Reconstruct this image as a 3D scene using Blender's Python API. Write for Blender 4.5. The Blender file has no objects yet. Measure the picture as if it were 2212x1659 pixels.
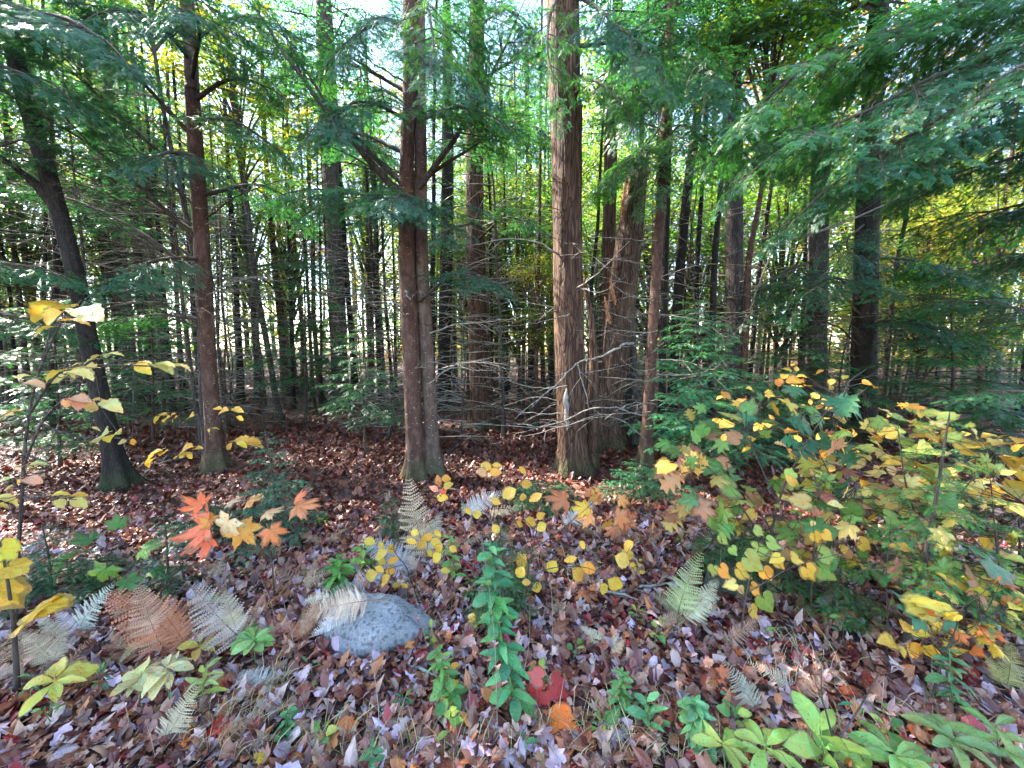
import bpy, math, random
import numpy as np
from mathutils import Vector, Matrix

random.seed(7)
RNG = np.random.default_rng(11)
SC = bpy.context.scene
COL = SC.collection
R = math.radians

# ---------------------------------------------------------------- camera, sky, sun, exposure
CAM_H, PITCH, FPX, CX, CY = 1.6, R(5.5), 833.0, 1106.0, 829.5   # focal length in pixels of a 2212 px wide picture
cam_data = bpy.data.cameras.new('camera')
cam_data.sensor_width = 36.0
cam_data.lens = 36.0 * FPX / 2212.0
cam_data.clip_start = 0.05
cam_data.clip_end = 600.0
cam = bpy.data.objects.new('camera', cam_data)
cam.location = (0, 0, CAM_H)
cam.rotation_euler = (math.pi / 2 - PITCH, 0, 0)
COL.objects.link(cam)
SC.camera = cam

SUN_AZ, SUN_EL = R(-66), R(45)          # azimuth clockwise from +Y
world = bpy.data.worlds.new('World')
SC.world = world
world.use_nodes = True
wn = world.node_tree
wn.nodes.clear()
w_out = wn.nodes.new('ShaderNodeOutputWorld')
w_bg = wn.nodes.new('ShaderNodeBackground')
w_sky = wn.nodes.new('ShaderNodeTexSky')
w_sky.sky_type = 'NISHITA'
w_sky.sun_disc = False
w_sky.sun_elevation = SUN_EL
w_sky.sun_rotation = SUN_AZ
w_sky.air_density = 1.0
w_sky.dust_density = 0.6
w_bg.inputs['Strength'].default_value = 0.15
wn.links.new(w_sky.outputs[0], w_bg.inputs['Color'])
wn.links.new(w_bg.outputs[0], w_out.inputs['Surface'])

sun_data = bpy.data.lights.new('sun', 'SUN')
sun_data.energy = 5.0
sun_data.angle = R(0.53)
sun_data.color = (1.0, 0.93, 0.82)
sun = bpy.data.objects.new('sun', sun_data)
sdir = Vector((math.sin(SUN_AZ) * math.cos(SUN_EL), math.cos(SUN_AZ) * math.cos(SUN_EL), math.sin(SUN_EL)))
sun.rotation_euler = sdir.to_track_quat('Z', 'Y').to_euler()
sun.location = sdir * 60
COL.objects.link(sun)

vs = SC.view_settings
SC.display_settings.display_device = 'sRGB'
vs.view_transform = 'Standard'
vs.look = 'None'
vs.gamma = 1.0
vs.use_curve_mapping = False
vs.exposure = 3.25
SC.render.engine = 'CYCLES'
cy = SC.cycles
cy.use_denoising = True
cy.use_adaptive_sampling = True
cy.adaptive_threshold = .02
cy.max_bounces = 4
cy.diffuse_bounces = 2
cy.glossy_bounces = 2
cy.transmission_bounces = 4
cy.transparent_max_bounces = 4
cy.sample_clamp_indirect = 6.0
cy.caustics_reflective = False
cy.caustics_refractive = False
try:
    cy.denoiser = 'OPENIMAGEDENOISE'
    cy.denoising_prefilter = 'ACCURATE'
    cy.denoising_input_passes = 'RGB_ALBEDO_NORMAL'
except Exception:
    pass

# ---------------------------------------------------------------- numeric helpers
def vnoise(p, seed=0):
    """value noise in -1..1, p is (n,3)"""
    p = np.asarray(p, float)
    i = np.floor(p).astype(np.int64)
    f = p - i
    f = f * f * (3 - 2 * f)
    def h(a, b, c):
        n = (a * 374761393 + b * 668265263 + c * 2147483647 + seed * 1274126177) & 0x7fffffff
        n = ((n ^ (n >> 13)) * 1274126177) & 0x7fffffff
        n = ((n ^ (n >> 15)) * 668265263) & 0x7fffffff
        return ((n >> 8) & 0xffff) / 32767.5 - 1
    x, y, z = i[:, 0], i[:, 1], i[:, 2]
    def lerp(a, b, t): return a + (b - a) * t
    c00 = lerp(h(x, y, z), h(x + 1, y, z), f[:, 0])
    c10 = lerp(h(x, y + 1, z), h(x + 1, y + 1, z), f[:, 0])
    c01 = lerp(h(x, y, z + 1), h(x + 1, y, z + 1), f[:, 0])
    c11 = lerp(h(x, y + 1, z + 1), h(x + 1, y + 1, z + 1), f[:, 0])
    return lerp(lerp(c00, c10, f[:, 1]), lerp(c01, c11, f[:, 1]), f[:, 2])

def ground_z(x, y):
    x = np.atleast_1d(np.asarray(x, float)); y = np.atleast_1d(np.asarray(y, float))
    z0 = np.zeros_like(x)
    z = 0.10 * vnoise(np.stack([x * .45, y * .45, z0 + .5], 1), 3) + 0.03 * vnoise(np.stack([x * 1.7, y * 1.7, z0 + .5], 1), 5)
    z = z - 0.16 * np.exp(-(((x + 2.3) / 1.1) ** 2 + ((y - 2.9) / 0.8) ** 2))     # hollow behind the ferns
    z = z + 0.10 * np.exp(-(((x - 1.2) / 1.2) ** 2 + ((y - 2.6) / 0.8) ** 2))
    far = np.clip((y - 9) / 30, 0, 1)
    return z * np.clip(y * .6, .3, 1) + far * 0.6 * vnoise(np.stack([x * .08, y * .08, z0 + .5], 1), 9)

def gz(x, y): return float(ground_z(x, y)[0])

cp, sp = math.cos(PITCH), math.sin(PITCH)
def ray(px, py):
    a, b = (px - CX) / FPX, -(py - CY) / FPX
    return Vector((a, cp + b * sp, -sp + b * cp))          # forward = (0,cp,-sp), up = (0,sp,cp)
def at(px, py, Y):
    d = ray(px, py)
    t = Y / d.y
    return Vector((d.x * t, Y, CAM_H + d.z * t))
def gpt(px, py):
    d = ray(px, py)
    z = 0.0
    for _ in range(8):
        t = (z - CAM_H) / d.z
        p = Vector((d.x * t, d.y * t, z))
        z = gz(p.x, p.y)
    return Vector((p.x, p.y, z))
def pxsize(p):
    """metres per picture pixel at point p"""
    return (p.y * cp - (p.z - CAM_H) * sp) / FPX

# ---------------------------------------------------------------- mesh helpers
class MB:
    """collects triangles"""
    def __init__(s):
        s.v, s.t, s.m, s.c, s.n = [], [], [], [], 0
    def add(s, v, t, mat=0, col=None):
        v = np.asarray(v, float).reshape(-1, 3); t = np.asarray(t, np.int64).reshape(-1, 3)
        s.v.append(v); s.t.append(t + s.n); s.m.append(np.full(len(t), mat, np.int32))
        if col is None: col = (1, 1, 1)
        c = np.asarray(col, float)
        s.c.append(np.broadcast_to(c, (len(v), 3)) if c.ndim == 1 else c)
        s.n += len(v)
        return s
    def addmb(s, o, M=None, col=None):
        v, t, m, c = o.arrays()
        if M is not None: v = v @ M[:3, :3].T + M[:3, 3]
        s.v.append(v); s.t.append(t + s.n); s.m.append(m); s.c.append(c if col is None else c * np.asarray(col)); s.n += len(v)
        return s
    def arrays(s):
        if len(s.v) > 1:
            s.v = [np.concatenate(s.v)]; s.t = [np.concatenate(s.t)]; s.m = [np.concatenate(s.m)]; s.c = [np.concatenate(s.c)]
        return s.v[0], s.t[0], s.m[0], s.c[0]
    def mesh(s, name, mats, smooth=False, offset=None):
        v, t, m, c = s.arrays()
        if offset is not None: v = v - np.asarray(offset, float)
        me = bpy.data.meshes.new(name)
        me.vertices.add(len(v)); me.vertices.foreach_set('co', v.astype(np.float32).ravel())
        me.loops.add(len(t) * 3); me.loops.foreach_set('vertex_index', t.astype(np.int32).ravel())
        me.polygons.add(len(t)); me.polygons.foreach_set('loop_start', np.arange(0, len(t) * 3, 3, dtype=np.int32))
        me.polygons.foreach_set('material_index', m)
        me.polygons.foreach_set('use_smooth', np.full(len(t), smooth))
        a = me.color_attributes.new('Col', 'FLOAT_COLOR', 'POINT')
        cc = np.ones((len(v), 4), np.float32); cc[:, :3] = c
        a.data.foreach_set('color', cc.ravel())
        for k in (mats if isinstance(mats, (list, tuple)) else [mats]): me.materials.append(k)
        me.update(); me.validate()
        return me

def resample(pts, rad, n):
    pts = np.asarray([tuple(p) for p in pts], float); rad = np.asarray(rad, float)
    k = len(pts)
    if k == 2:
        u = np.linspace(0, 1, n)[:, None]
        return pts[0] * (1 - u) + pts[1] * u, rad[0] * (1 - u[:, 0]) + rad[1] * u[:, 0]
    d = np.r_[0, np.cumsum(np.linalg.norm(np.diff(pts, axis=0), axis=1))]
    s = np.linspace(0, d[-1], n)
    ext = np.vstack([2 * pts[0] - pts[1], pts, 2 * pts[-1] - pts[-2]])
    i = np.clip(np.searchsorted(d, s, side='right') - 1, 0, k - 2)
    u = ((s - d[i]) / np.maximum(d[i + 1] - d[i], 1e-9))[:, None]
    a, b, c, e = ext[i], ext[i + 1], ext[i + 2], ext[i + 3]
    out = 0.5 * (2 * b + (c - a) * u + (2 * a - 5 * b + 4 * c - e) * u ** 2 + (3 * b - a - 3 * c + e) * u ** 3)
    return out, np.interp(s, d, rad)

def tube_into(mb, pts, rad, nseg=6, nring=None, mat=0, col=None, dispf=None, cap=True):
    if nring is None: nring = max(2, len(pts))
    P, r = resample(pts, rad, nring)
    T = np.gradient(P, axis=0); T /= np.maximum(np.linalg.norm(T, axis=1, keepdims=True), 1e-9)
    ref = np.array([1.0, 0.02, 0.03]) if abs(T[:, 0].mean()) < .8 else np.array([0.02, 1.0, 0.03])
    A = ref - T * (T @ ref)[:, None]; A /= np.linalg.norm(A, axis=1, keepdims=True)
    B = np.cross(T, A)
    th = np.arange(nseg) * 2 * math.pi / nseg
    rr = np.repeat(r[:, None], nseg, 1)
    if dispf is not None:
        L = np.r_[0, np.cumsum(np.linalg.norm(np.diff(P, axis=0), axis=1))]
        rr = dispf(rr, th, L)
    V = P[:, None, :] + rr[:, :, None] * (np.cos(th)[None, :, None] * A[:, None, :] + np.sin(th)[None, :, None] * B[:, None, :])
    V = V.reshape(-1, 3)
    i, j = np.meshgrid(np.arange(nring - 1), np.arange(nseg), indexing='ij')
    a = (i * nseg + j).ravel(); b = (i * nseg + (j + 1) % nseg).ravel()
    c, d = b + nseg, a + nseg
    F = np.concatenate([np.stack([a, b, c], 1), np.stack([a, c, d], 1)])
    if cap:
        V = np.vstack([V, P[-1]]); k = len(V) - 1; o = (nring - 1) * nseg
        jj = np.arange(nseg)
        F = np.concatenate([F, np.stack([o + jj, o + (jj + 1) % nseg, np.full(nseg, k)], 1)])
    mb.add(V, F, mat, col)
    return mb

def obj(name, mesh, parent=None):
    o = bpy.data.objects.new(name, mesh); COL.objects.link(o)
    if parent is not None: o.parent = parent
    return o
def tag(o, label, cat, group=None, kind=None):
    if label: o['label'] = label
    if cat: o['category'] = cat
    if group: o['group'] = group
    if kind: o['kind'] = kind
    return o
def thing(name, label, cat, loc, group=None):
    o = bpy.data.objects.new(name, None); COL.objects.link(o)
    o.location = loc; o.empty_display_size = .1
    return tag(o, label, cat, group)
def put(o, root, M):
    """place a child given its world matrix (the roots are only moved, never turned)"""
    o.parent = root
    o.matrix_basis = Matrix.Translation(-Vector(root.location)) @ M
    return o
def frame(p0, p1, nhint, length=None, wide=1.0):
    y = (Vector(p1) - Vector(p0)); L = y.length if length is None else length
    y.normalize()
    z = Vector(nhint) - y * y.dot(Vector(nhint))
    if z.length < 1e-4: z = Vector((1, 0, 0)) - y * y.x
    z.normalize()
    x = y.cross(z)
    M = Matrix(((x.x, y.x, z.x, p0[0]), (x.y, y.y, z.y, p0[1]), (x.z, y.z, z.z, p0[2]), (0, 0, 0, 1)))
    return M @ Matrix.Diagonal((L * wide, L, L, 1))
def npm(M): return np.array(M)

# ---------------------------------------------------------------- materials
def newmat(name):
    m = bpy.data.materials.new(name); m.use_nodes = True
    nt = m.node_tree; nt.nodes.clear()
    out = nt.nodes.new('ShaderNodeOutputMaterial')
    return m, nt, out
def N(nt, t, **kw):
    n = nt.nodes.new(t)
    for k, v in kw.items():
        if k.startswith('i_'):
            key = k[2:]
            key = int(key) if key.isdigit() else key.replace('_', ' ')
            n.inputs[key].default_value = v
        else: setattr(n, k, v)
    return n
def mix(nt, fac, a, b, mode='MIX'):
    n = nt.nodes.new('ShaderNodeMix'); n.data_type = 'RGBA'; n.blend_type = mode
    def s(sock, v):
        if isinstance(v, bpy.types.NodeSocket): nt.links.new(v, sock)
        elif isinstance(v, (int, float)): sock.default_value = v
        else: sock.default_value = (*v, 1)[:4]
    s(n.inputs[0], fac); s(n.inputs[6], a); s(n.inputs[7], b)
    return n.outputs[2]
def math_n(nt, op, a, b=0.0, clamp=False):
    n = nt.nodes.new('ShaderNodeMath'); n.operation = op; n.use_clamp = clamp
    for s, v in zip(n.inputs, (a, b)):
        if isinstance(v, bpy.types.NodeSocket): nt.links.new(v, s)
        else: s.default_value = v
    return n.outputs[0]
def ramp(nt, fac, stops):
    n = nt.nodes.new('ShaderNodeValToRGB'); e = n.color_ramp.elements
    while len(e) < len(stops): e.new(.5)
    for k, (p, c) in enumerate(stops):
        e[k].position = p; e[k].color = (*c, 1)
    nt.links.new(fac, n.inputs[0])
    return n.outputs[0]
def coords(nt, scale=(1, 1, 1), which='Object', loc=None):
    tc = nt.nodes.new('ShaderNodeTexCoord'); mp = nt.nodes.new('ShaderNodeMapping')
    mp.inputs['Scale'].default_value = scale
    nt.links.new(tc.outputs[which], mp.inputs['Vector'])
    if loc is not None: nt.links.new(loc, mp.inputs['Location'])
    return mp.outputs[0]
def noise(nt, vec, scale, detail=4, rough=.55, dist=0.0):
    n = N(nt, 'ShaderNodeTexNoise'); n.inputs['Scale'].default_value = scale
    n.inputs['Detail'].default_value = detail; n.inputs['Roughness'].default_value = rough; n.inputs['Distortion'].default_value = dist
    nt.links.new(vec, n.inputs['Vector'])
    return n.outputs['Fac']
def bump(nt, h, strength, dist):
    b = N(nt, 'ShaderNodeBump'); b.inputs['Strength'].default_value = strength; b.inputs['Distance'].default_value = dist
    nt.links.new(h, b.inputs['Height'])
    return b.outputs[0]
def leafy(nt, out, col, trans, rough=.5, spec=.4, normal=None, tcol=None):
    p = N(nt, 'ShaderNodeBsdfPrincipled'); p.inputs['Roughness'].default_value = rough
    p.inputs['Specular IOR Level'].default_value = spec
    nt.links.new(col, p.inputs['Base Color'])
    t = N(nt, 'ShaderNodeBsdfTranslucent')
    nt.links.new(tcol if tcol is not None else col, t.inputs['Color'])
    if normal is not None:
        nt.links.new(normal, p.inputs['Normal'])
    ms = N(nt, 'ShaderNodeMixShader'); ms.inputs[0].default_value = trans
    nt.links.new(p.outputs[0], ms.inputs[1]); nt.links.new(t.outputs[0], ms.inputs[2])
    nt.links.new(ms.outputs[0], out.inputs['Surface'])

def mat_bark(name, dark, mid, light, vscale=9.0, stretch=.16, bumpd=.02, lichen=0.0, spots=0.0, moss=.0, plates=0.0):
    m, nt, out = newmat(name)
    oi = N(nt, 'ShaderNodeObjectInfo')
    v = coords(nt, (1, 1, stretch))
    v1 = coords(nt)
    n1 = noise(nt, v, vscale, 6, .65, .6)
    n2 = noise(nt, v, vscale * 3.2, 5, .6)
    n3 = noise(nt, v1, 1.6, 3)
    h = math_n(nt, 'ADD', math_n(nt, 'MULTIPLY', n1, .7), math_n(nt, 'MULTIPLY', n2, .3))
    if plates > 0:
        wv = N(nt, 'ShaderNodeVectorMath', operation='ADD'); nt.links.new(v, wv.inputs[0])
        sc_ = N(nt, 'ShaderNodeVectorMath', operation='SCALE'); sc_.inputs['Scale'].default_value = .16
        nn = N(nt, 'ShaderNodeTexNoise'); nn.inputs['Scale'].default_value = 9; nt.links.new(v, nn.inputs['Vector'])
        nt.links.new(nn.outputs['Color'], sc_.inputs[0]); nt.links.new(sc_.outputs[0], wv.inputs[1])
        vo_ = N(nt, 'ShaderNodeTexVoronoi', feature='DISTANCE_TO_EDGE'); vo_.inputs['Scale'].default_value = plates
        nt.links.new(wv.outputs[0], vo_.inputs['Vector'])
        vc_ = N(nt, 'ShaderNodeTexVoronoi'); vc_.inputs['Scale'].default_value = plates; nt.links.new(wv.outputs[0], vc_.inputs['Vector'])
        sepc = N(nt, 'ShaderNodeSeparateColor'); nt.links.new(vc_.outputs['Color'], sepc.inputs[0])
        crack = math_n(nt, 'MULTIPLY', vo_.outputs['Distance'], 7.0, True)
        h = math_n(nt, 'ADD', math_n(nt, 'MULTIPLY', h, .80), math_n(nt, 'MULTIPLY', math_n(nt, 'MULTIPLY', crack, .22), math_n(nt, 'ADD', .55, math_n(nt, 'MULTIPLY', sepc.outputs[0], .6))))
    c = ramp(nt, h, [(.30, dark), (.47, mid), (.66, light)])
    c = mix(nt, math_n(nt, 'MULTIPLY', n3, .55), c, mix(nt, .5, dark, mid))
    if lichen > 0:
        l = noise(nt, v1, 7.5, 5, .7)
        lf = math_n(nt, 'MULTIPLY', math_n(nt, 'GREATER_THAN', l, 1 - lichen), .55)
        c = mix(nt, lf, c, (.26, .30, .26))
    if spots > 0:
        vs_ = coords(nt, (1, 1, 2.6))
        vo = N(nt, 'ShaderNodeTexVoronoi'); vo.inputs['Scale'].default_value = 13; nt.links.new(vs_, vo.inputs['Vector'])
        sf = math_n(nt, 'LESS_THAN', vo.outputs['Distance'], spots)
        c = mix(nt, math_n(nt, 'MULTIPLY', sf, .6), c, (.42, .40, .36))
    if moss > 0:
        sx = N(nt, 'ShaderNodeSeparateXYZ'); tc = N(nt, 'ShaderNodeTexCoord'); nt.links.new(tc.outputs['Object'], sx.inputs[0])
        zf = math_n(nt, 'SUBTRACT', math_n(nt, 'ADD', moss, math_n(nt, 'MULTIPLY', n3, .25)), sx.outputs['Z'])
        zf = math_n(nt, 'MULTIPLY', zf, 5.0, True)
        c = mix(nt, math_n(nt, 'MULTIPLY', zf, noise(nt, v1, 20, 4)), c, (.035, .05, .014))
    p = N(nt, 'ShaderNodeBsdfPrincipled'); p.inputs['Roughness'].default_value = .85
    p.inputs['Specular IOR Level'].default_value = .25
    nt.links.new(c, p.inputs['Base Color'])
    nt.links.new(bump(nt, h, .9, bumpd), p.inputs['Normal'])
    nt.links.new(p.outputs[0], out.inputs['Surface'])
    return m

M_SHAG = mat_bark('bark_shaggy', (.008, .004, .003), (.050, .024, .014), (.155, .085, .052), 13, .12, .07, lichen=.27, plates=30, moss=.16)
M_SNAG = mat_bark('bark_snag', (.010, .005, .004), (.060, .032, .021), (.165, .105, .073), 12, .11, .07, lichen=.30, plates=30, moss=.1)
M_RED = mat_bark('bark_reddish', (.014, .007, .005), (.065, .030, .020), (.145, .085, .062), 15, .42, .03, lichen=.36, spots=.10, moss=.22)
M_DARK = mat_bark('bark_dark', (.005, .004, .0035), (.014, .010, .008), (.034, .027, .021), 12, .2, .03, lichen=.24, plates=34, moss=.15)
M_GREY = mat_bark('bark_grey', (.012, .009, .008), (.048, .037, .031), (.115, .095, .083), 11, .18, .03, lichen=.36, plates=34, moss=.1)
M_TWIG = mat_bark('twig_pale', (.06, .045, .036), (.17, .14, .115), (.36, .33, .29), 30, .5, .002, lichen=.42)
M_TWIGD = mat_bark('twig_dark', (.018, .013, .01), (.045, .034, .026), (.10, .08, .065), 30, .5, .002, lichen=.33)
M_TORN = mat_bark('torn_wood', (.14, .05, .02), (.36, .14, .06), (.55, .27, .13), 20, .08, .01)

def mat_needle():
    m, nt, out = newmat('hemlock_needle')
    oi = N(nt, 'ShaderNodeObjectInfo')
    at_ = N(nt, 'ShaderNodeAttribute', attribute_name='Col')
    v = coords(nt)
    n1 = noise(nt, v, 3.0, 3)
    c = ramp(nt, n1, [(.3, (.018, .070, .046)), (.55, (.036, .118, .060)), (.75, (.075, .19, .058))])
    c = mix(nt, 1.0, c, at_.outputs['Color'], 'MULTIPLY')
    c = mix(nt, 1.0, c, oi.outputs['Color'], 'MULTIPLY')
    leafy(nt, out, c, .40, .36, .42, tcol=mix(nt, 1.0, c, (1.9, 2.1, .8), 'MULTIPLY'))
    return m
M_NEEDLE = mat_needle()

def mat_leaf():
    """one leaf per object: colour from the object, veins from the leaf's own axes"""
    m, nt, out = newmat('broad_leaf')
    oi = N(nt, 'ShaderNodeObjectInfo')
    tc = N(nt, 'ShaderNodeTexCoord'); sx = N(nt, 'ShaderNodeSeparateXYZ'); nt.links.new(tc.outputs['Object'], sx.inputs[0])
    off = N(nt, 'ShaderNodeCombineXYZ'); nt.links.new(math_n(nt, 'MULTIPLY', oi.outputs['Random'], 37.0), off.inputs[0])
    v = coords(nt, (1, 1, 1), 'Object', off.outputs[0])
    n1 = noise(nt, v, 3.0, 5, .6); n2 = noise(nt, v, 11.0, 4, .6)
    ax = math_n(nt, 'ABSOLUTE', sx.outputs['X'])
    mid = math_n(nt, 'LESS_THAN', ax, .012)
    w = math_n(nt, 'FRACT', math_n(nt, 'MULTIPLY', math_n(nt, 'SUBTRACT', sx.outputs['Y'], math_n(nt, 'MULTIPLY', ax, .9)), 8.5))
    side = math_n(nt, 'LESS_THAN', math_n(nt, 'ABSOLUTE', math_n(nt, 'SUBTRACT', w, .5)), .07)
    vein = math_n(nt, 'MAXIMUM', mid, math_n(nt, 'MULTIPLY', side, .6))
    c = oi.outputs['Color']
    c1 = mix(nt, 1.0, c, (1.12, .78, .55), 'MULTIPLY')
    c2 = mix(nt, 1.0, c, (.70, .95, .75), 'MULTIPLY')
    f1 = math_n(nt, 'MULTIPLY', math_n(nt, 'SUBTRACT', n1, .42), 4.0, True)
    c = mix(nt, f1, c1, mix(nt, .35, c, c2))
    sp_ = math_n(nt, 'MULTIPLY', math_n(nt, 'GREATER_THAN', n2, .64), .7)
    c = mix(nt, sp_, c, (.10, .05, .02))
    ea = N(nt, 'ShaderNodeAttribute', attribute_name='Col')
    ef = math_n(nt, 'SUBTRACT', math_n(nt, 'ADD', math_n(nt, 'SUBTRACT', 1.0, ea.outputs['Fac']), math_n(nt, 'MULTIPLY', n1, 1.1)), math_n(nt, 'ADD', 1.0, math_n(nt, 'MULTIPLY', oi.outputs['Random'], .45)))
    c = mix(nt, math_n(nt, 'MULTIPLY', ef, 5.0, True), c, mix(nt, .65, c, (.14, .065, .03)))
    c = mix(nt, math_n(nt, 'MULTIPLY', vein, .28), c, mix(nt, 1.0, c, (1.35, 1.35, 1.35), 'MULTIPLY'))
    b = bump(nt, math_n(nt, 'ADD', math_n(nt, 'MULTIPLY', vein, -.5), n2), .5, .02)
    leafy(nt, out, c, .38, .42, .45, b)
    return m
M_LEAF = mat_leaf()

def mat_attr(name, trans, rough, spec=.4, nscale=30, tint=(1, 1, 1)):
    m, nt, out = newmat(name)
    oi = N(nt, 'ShaderNodeObjectInfo')
    a = N(nt, 'ShaderNodeAttribute', attribute_name='Col')
    n1 = noise(nt, coords(nt), nscale, 4, .6)
    c = mix(nt, 1.0, a.outputs['Color'], oi.outputs['Color'], 'MULTIPLY')
    c = mix(nt, math_n(nt, 'MULTIPLY', math_n(nt, 'SUBTRACT', n1, .35), 2.2, True), mix(nt, 1.0, c, (.55, .5, .5), 'MULTIPLY'), c)
    leafy(nt, out, c, trans, rough, spec, None, mix(nt, 1.0, c, tint, 'MULTIPLY'))
    return m
M_LITTER = mat_attr('leaf_litter', .10, .42, .5, 22)
M_FAR = mat_attr('tree_leaf', .50, .5, .35, .6, (1.05, 1.3, .8))
M_FERN = mat_attr('fern_frond', .35, .6, .3, 4.5)
M_GRASS = mat_attr('dry_grass', .30, .6, .3, 20)

def mat_ground():
    m, nt, out = newmat('forest_floor')
    v = coords(nt)
    vo = N(nt, 'ShaderNodeTexVoronoi'); vo.inputs['Scale'].default_value = 15; nt.links.new(v, vo.inputs['Vector'])
    sep = N(nt, 'ShaderNodeSeparateColor'); nt.links.new(vo.outputs['Color'], sep.inputs[0])
    c = ramp(nt, sep.outputs[0], [(0, (.022, .008, .006)), (.35, (.07, .022, .014)), (.7, (.13, .045, .026)), (.95, (.20, .09, .055))])
    n = noise(nt, v, 1.1, 5)
    c = mix(nt, math_n(nt, 'MULTIPLY', n, .6), c, (.03, .016, .012))
    p = N(nt, 'ShaderNodeBsdfPrincipled'); p.inputs['Roughness'].default_value = .8
    nt.links.new(c, p.inputs['Base Color'])
    h = math_n(nt, 'ADD', sep.outputs[1], noise(nt, v, 30, 4))
    nt.links.new(bump(nt, h, 1.0, .03), p.inputs['Normal'])
    nt.links.new(p.outputs[0], out.inputs['Surface'])
    return m
M_GROUND = mat_ground()

def mat_rock(name, moss):
    m, nt, out = newmat(name)
    v = coords(nt)
    n1 = noise(nt, v, 75, 6, .9); n2 = noise(nt, v, 6, 6, .7); n3 = noise(nt, v, 3.2, 5, .65)
    vo = N(nt, 'ShaderNodeTexVoronoi'); vo.inputs['Scale'].default_value = 60; nt.links.new(v, vo.inputs['Vector'])
    sep = N(nt, 'ShaderNodeSeparateColor'); nt.links.new(vo.outputs['Color'], sep.inputs[0])
    c = ramp(nt, n1, [(.30, (.08, .08, .085)), (.47, (.33, .34, .36)), (.64, (.66, .67, .69))])
    c = mix(nt, math_n(nt, 'MULTIPLY', math_n(nt, 'GREATER_THAN', sep.outputs[0], .82), .7), c, (.06, .06, .07))
    c = mix(nt, math_n(nt, 'MULTIPLY', n2, .5), c, (.34, .35, .37))
    g = N(nt, 'ShaderNodeNewGeometry'); gs = N(nt, 'ShaderNodeSeparateXYZ'); tc = N(nt, 'ShaderNodeTexCoord')
    nt.links.new(tc.outputs['Object'], gs.inputs[0])
    f = math_n(nt, 'MULTIPLY', math_n(nt, 'SUBTRACT', math_n(nt, 'ADD', n3, moss), math_n(nt, 'MULTIPLY', gs.outputs['Z'], 2.6)), 9.0, True)
    c = mix(nt, math_n(nt, 'MULTIPLY', f, .9), c, mix(nt, n1, (.016, .024, .008), (.05, .062, .022)))
    p = N(nt, 'ShaderNodeBsdfPrincipled'); p.inputs['Roughness'].default_value = .8
    nt.links.new(c, p.inputs['Base Color'])
    nt.links.new(bump(nt, math_n(nt, 'ADD', n1, math_n(nt, 'MULTIPLY', n2, 2.0)), 1.0, .03), p.inputs['Normal'])
    nt.links.new(p.outputs[0], out.inputs['Surface'])
    return m
M_ROCK = mat_rock('granite', -.45)
M_MOSS = mat_rock('mossy_stone', .45)
# ---------------------------------------------------------------- the ground
def build_ground():
    def axis(lo, hi, n, p=2.2):
        u = np.linspace(-1, 1, n)
        return u, np.sign(u) * np.abs(u) ** p
    u, xs = axis(-1, 1, 181); xs = xs * 140
    v = np.linspace(0, 1, 170); ys = -25 + 0 * v
    ys = np.r_[np.linspace(-40, -1, 14)[:-1], np.linspace(-1, 9, 110)[:-1], 9 + (np.linspace(0, 1, 60) ** 2) * 150]
    X, Y = np.meshgrid(xs, ys, indexing='ij')
    Z = ground_z(X.ravel(), Y.ravel())
    V = np.stack([X.ravel(), Y.ravel(), Z], 1)
    ny = len(ys)
    i, j = np.meshgrid(np.arange(len(xs) - 1), np.arange(ny - 1), indexing='ij')
    a = (i * ny + j).ravel(); b = a + ny; c = b + 1; d = a + 1
    mb = MB(); mb.add(V, np.concatenate([np.stack([a, b, c], 1), np.stack([a, c, d], 1)]))
    o = obj('ground', mb.mesh('ground', M_GROUND, True))
    o['kind'] = 'structure'
    return o
GROUND = build_ground()

# ---------------------------------------------------------------- conifer boughs
def spray_hi(L, rng):
    """a flat hemlock spray along +Y: twigs in two ranks with needles"""
    out_v, out_c = [], []
    tw = []
    y = .02
    k = 0
    while y < L * .97:
        s = 1 if k % 2 else -1
        lt = L * .46 * (1 - y / L) ** .75 * min(1, .45 + y / (.3 * L)) * rng.uniform(.75, 1.15)
        tw.append((y, s, max(lt, .02), R(rng.uniform(48, 66))))
        y += rng.uniform(.009, .014); k += 1
    tw.append((0, 0, L, 0))
    for (y0, s, lt, an) in tw:
        n = max(3, int(lt / .0062))
        t = np.linspace(.002, lt, n)
        if s == 0: d = np.array([0, 1.0, 0]); o = np.zeros(3)
        else: d = np.array([s * math.sin(an), math.cos(an), 0]); o = np.array([0, y0, 0])
        P = o + t[:, None] * d
        P[:, 2] = -.10 * (P[:, 1] ** 2) / L - .9 * (t / max(lt, .01)) ** 2 * lt * .16 * (0 if s == 0 else 1) + rng.normal(0, .0015, n)
        q = np.array([-d[1], d[0], 0])
        nl = .0135 * (1 - .35 * (t / lt) ** 3)
        shade = rng.uniform(.72, 1.0) * (1 + .55 * (t / lt) ** 3)
        yel = (t / lt) ** 3 * rng.uniform(0, .7)
        for sd in (-1, 1):
            tip = P + sd * q * nl[:, None] + d * .0035 + rng.normal(0, .0012, (n, 3))
            a = P - d * .0029; b = P + d * .0029
            out_v.append(np.stack([a, b, tip], 1).reshape(-1, 3))
            c = np.stack([shade * (1 + yel), shade * (1 + .35 * yel), shade * (1 - .3 * yel)], 1)
            out_c.append(np.repeat(c, 3, 0))
    V = np.concatenate(out_v); C = np.concatenate(out_c)
    mb = MB(); mb.add(V, np.arange(len(V)).reshape(-1, 3), 0, C)
    return mb
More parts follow.
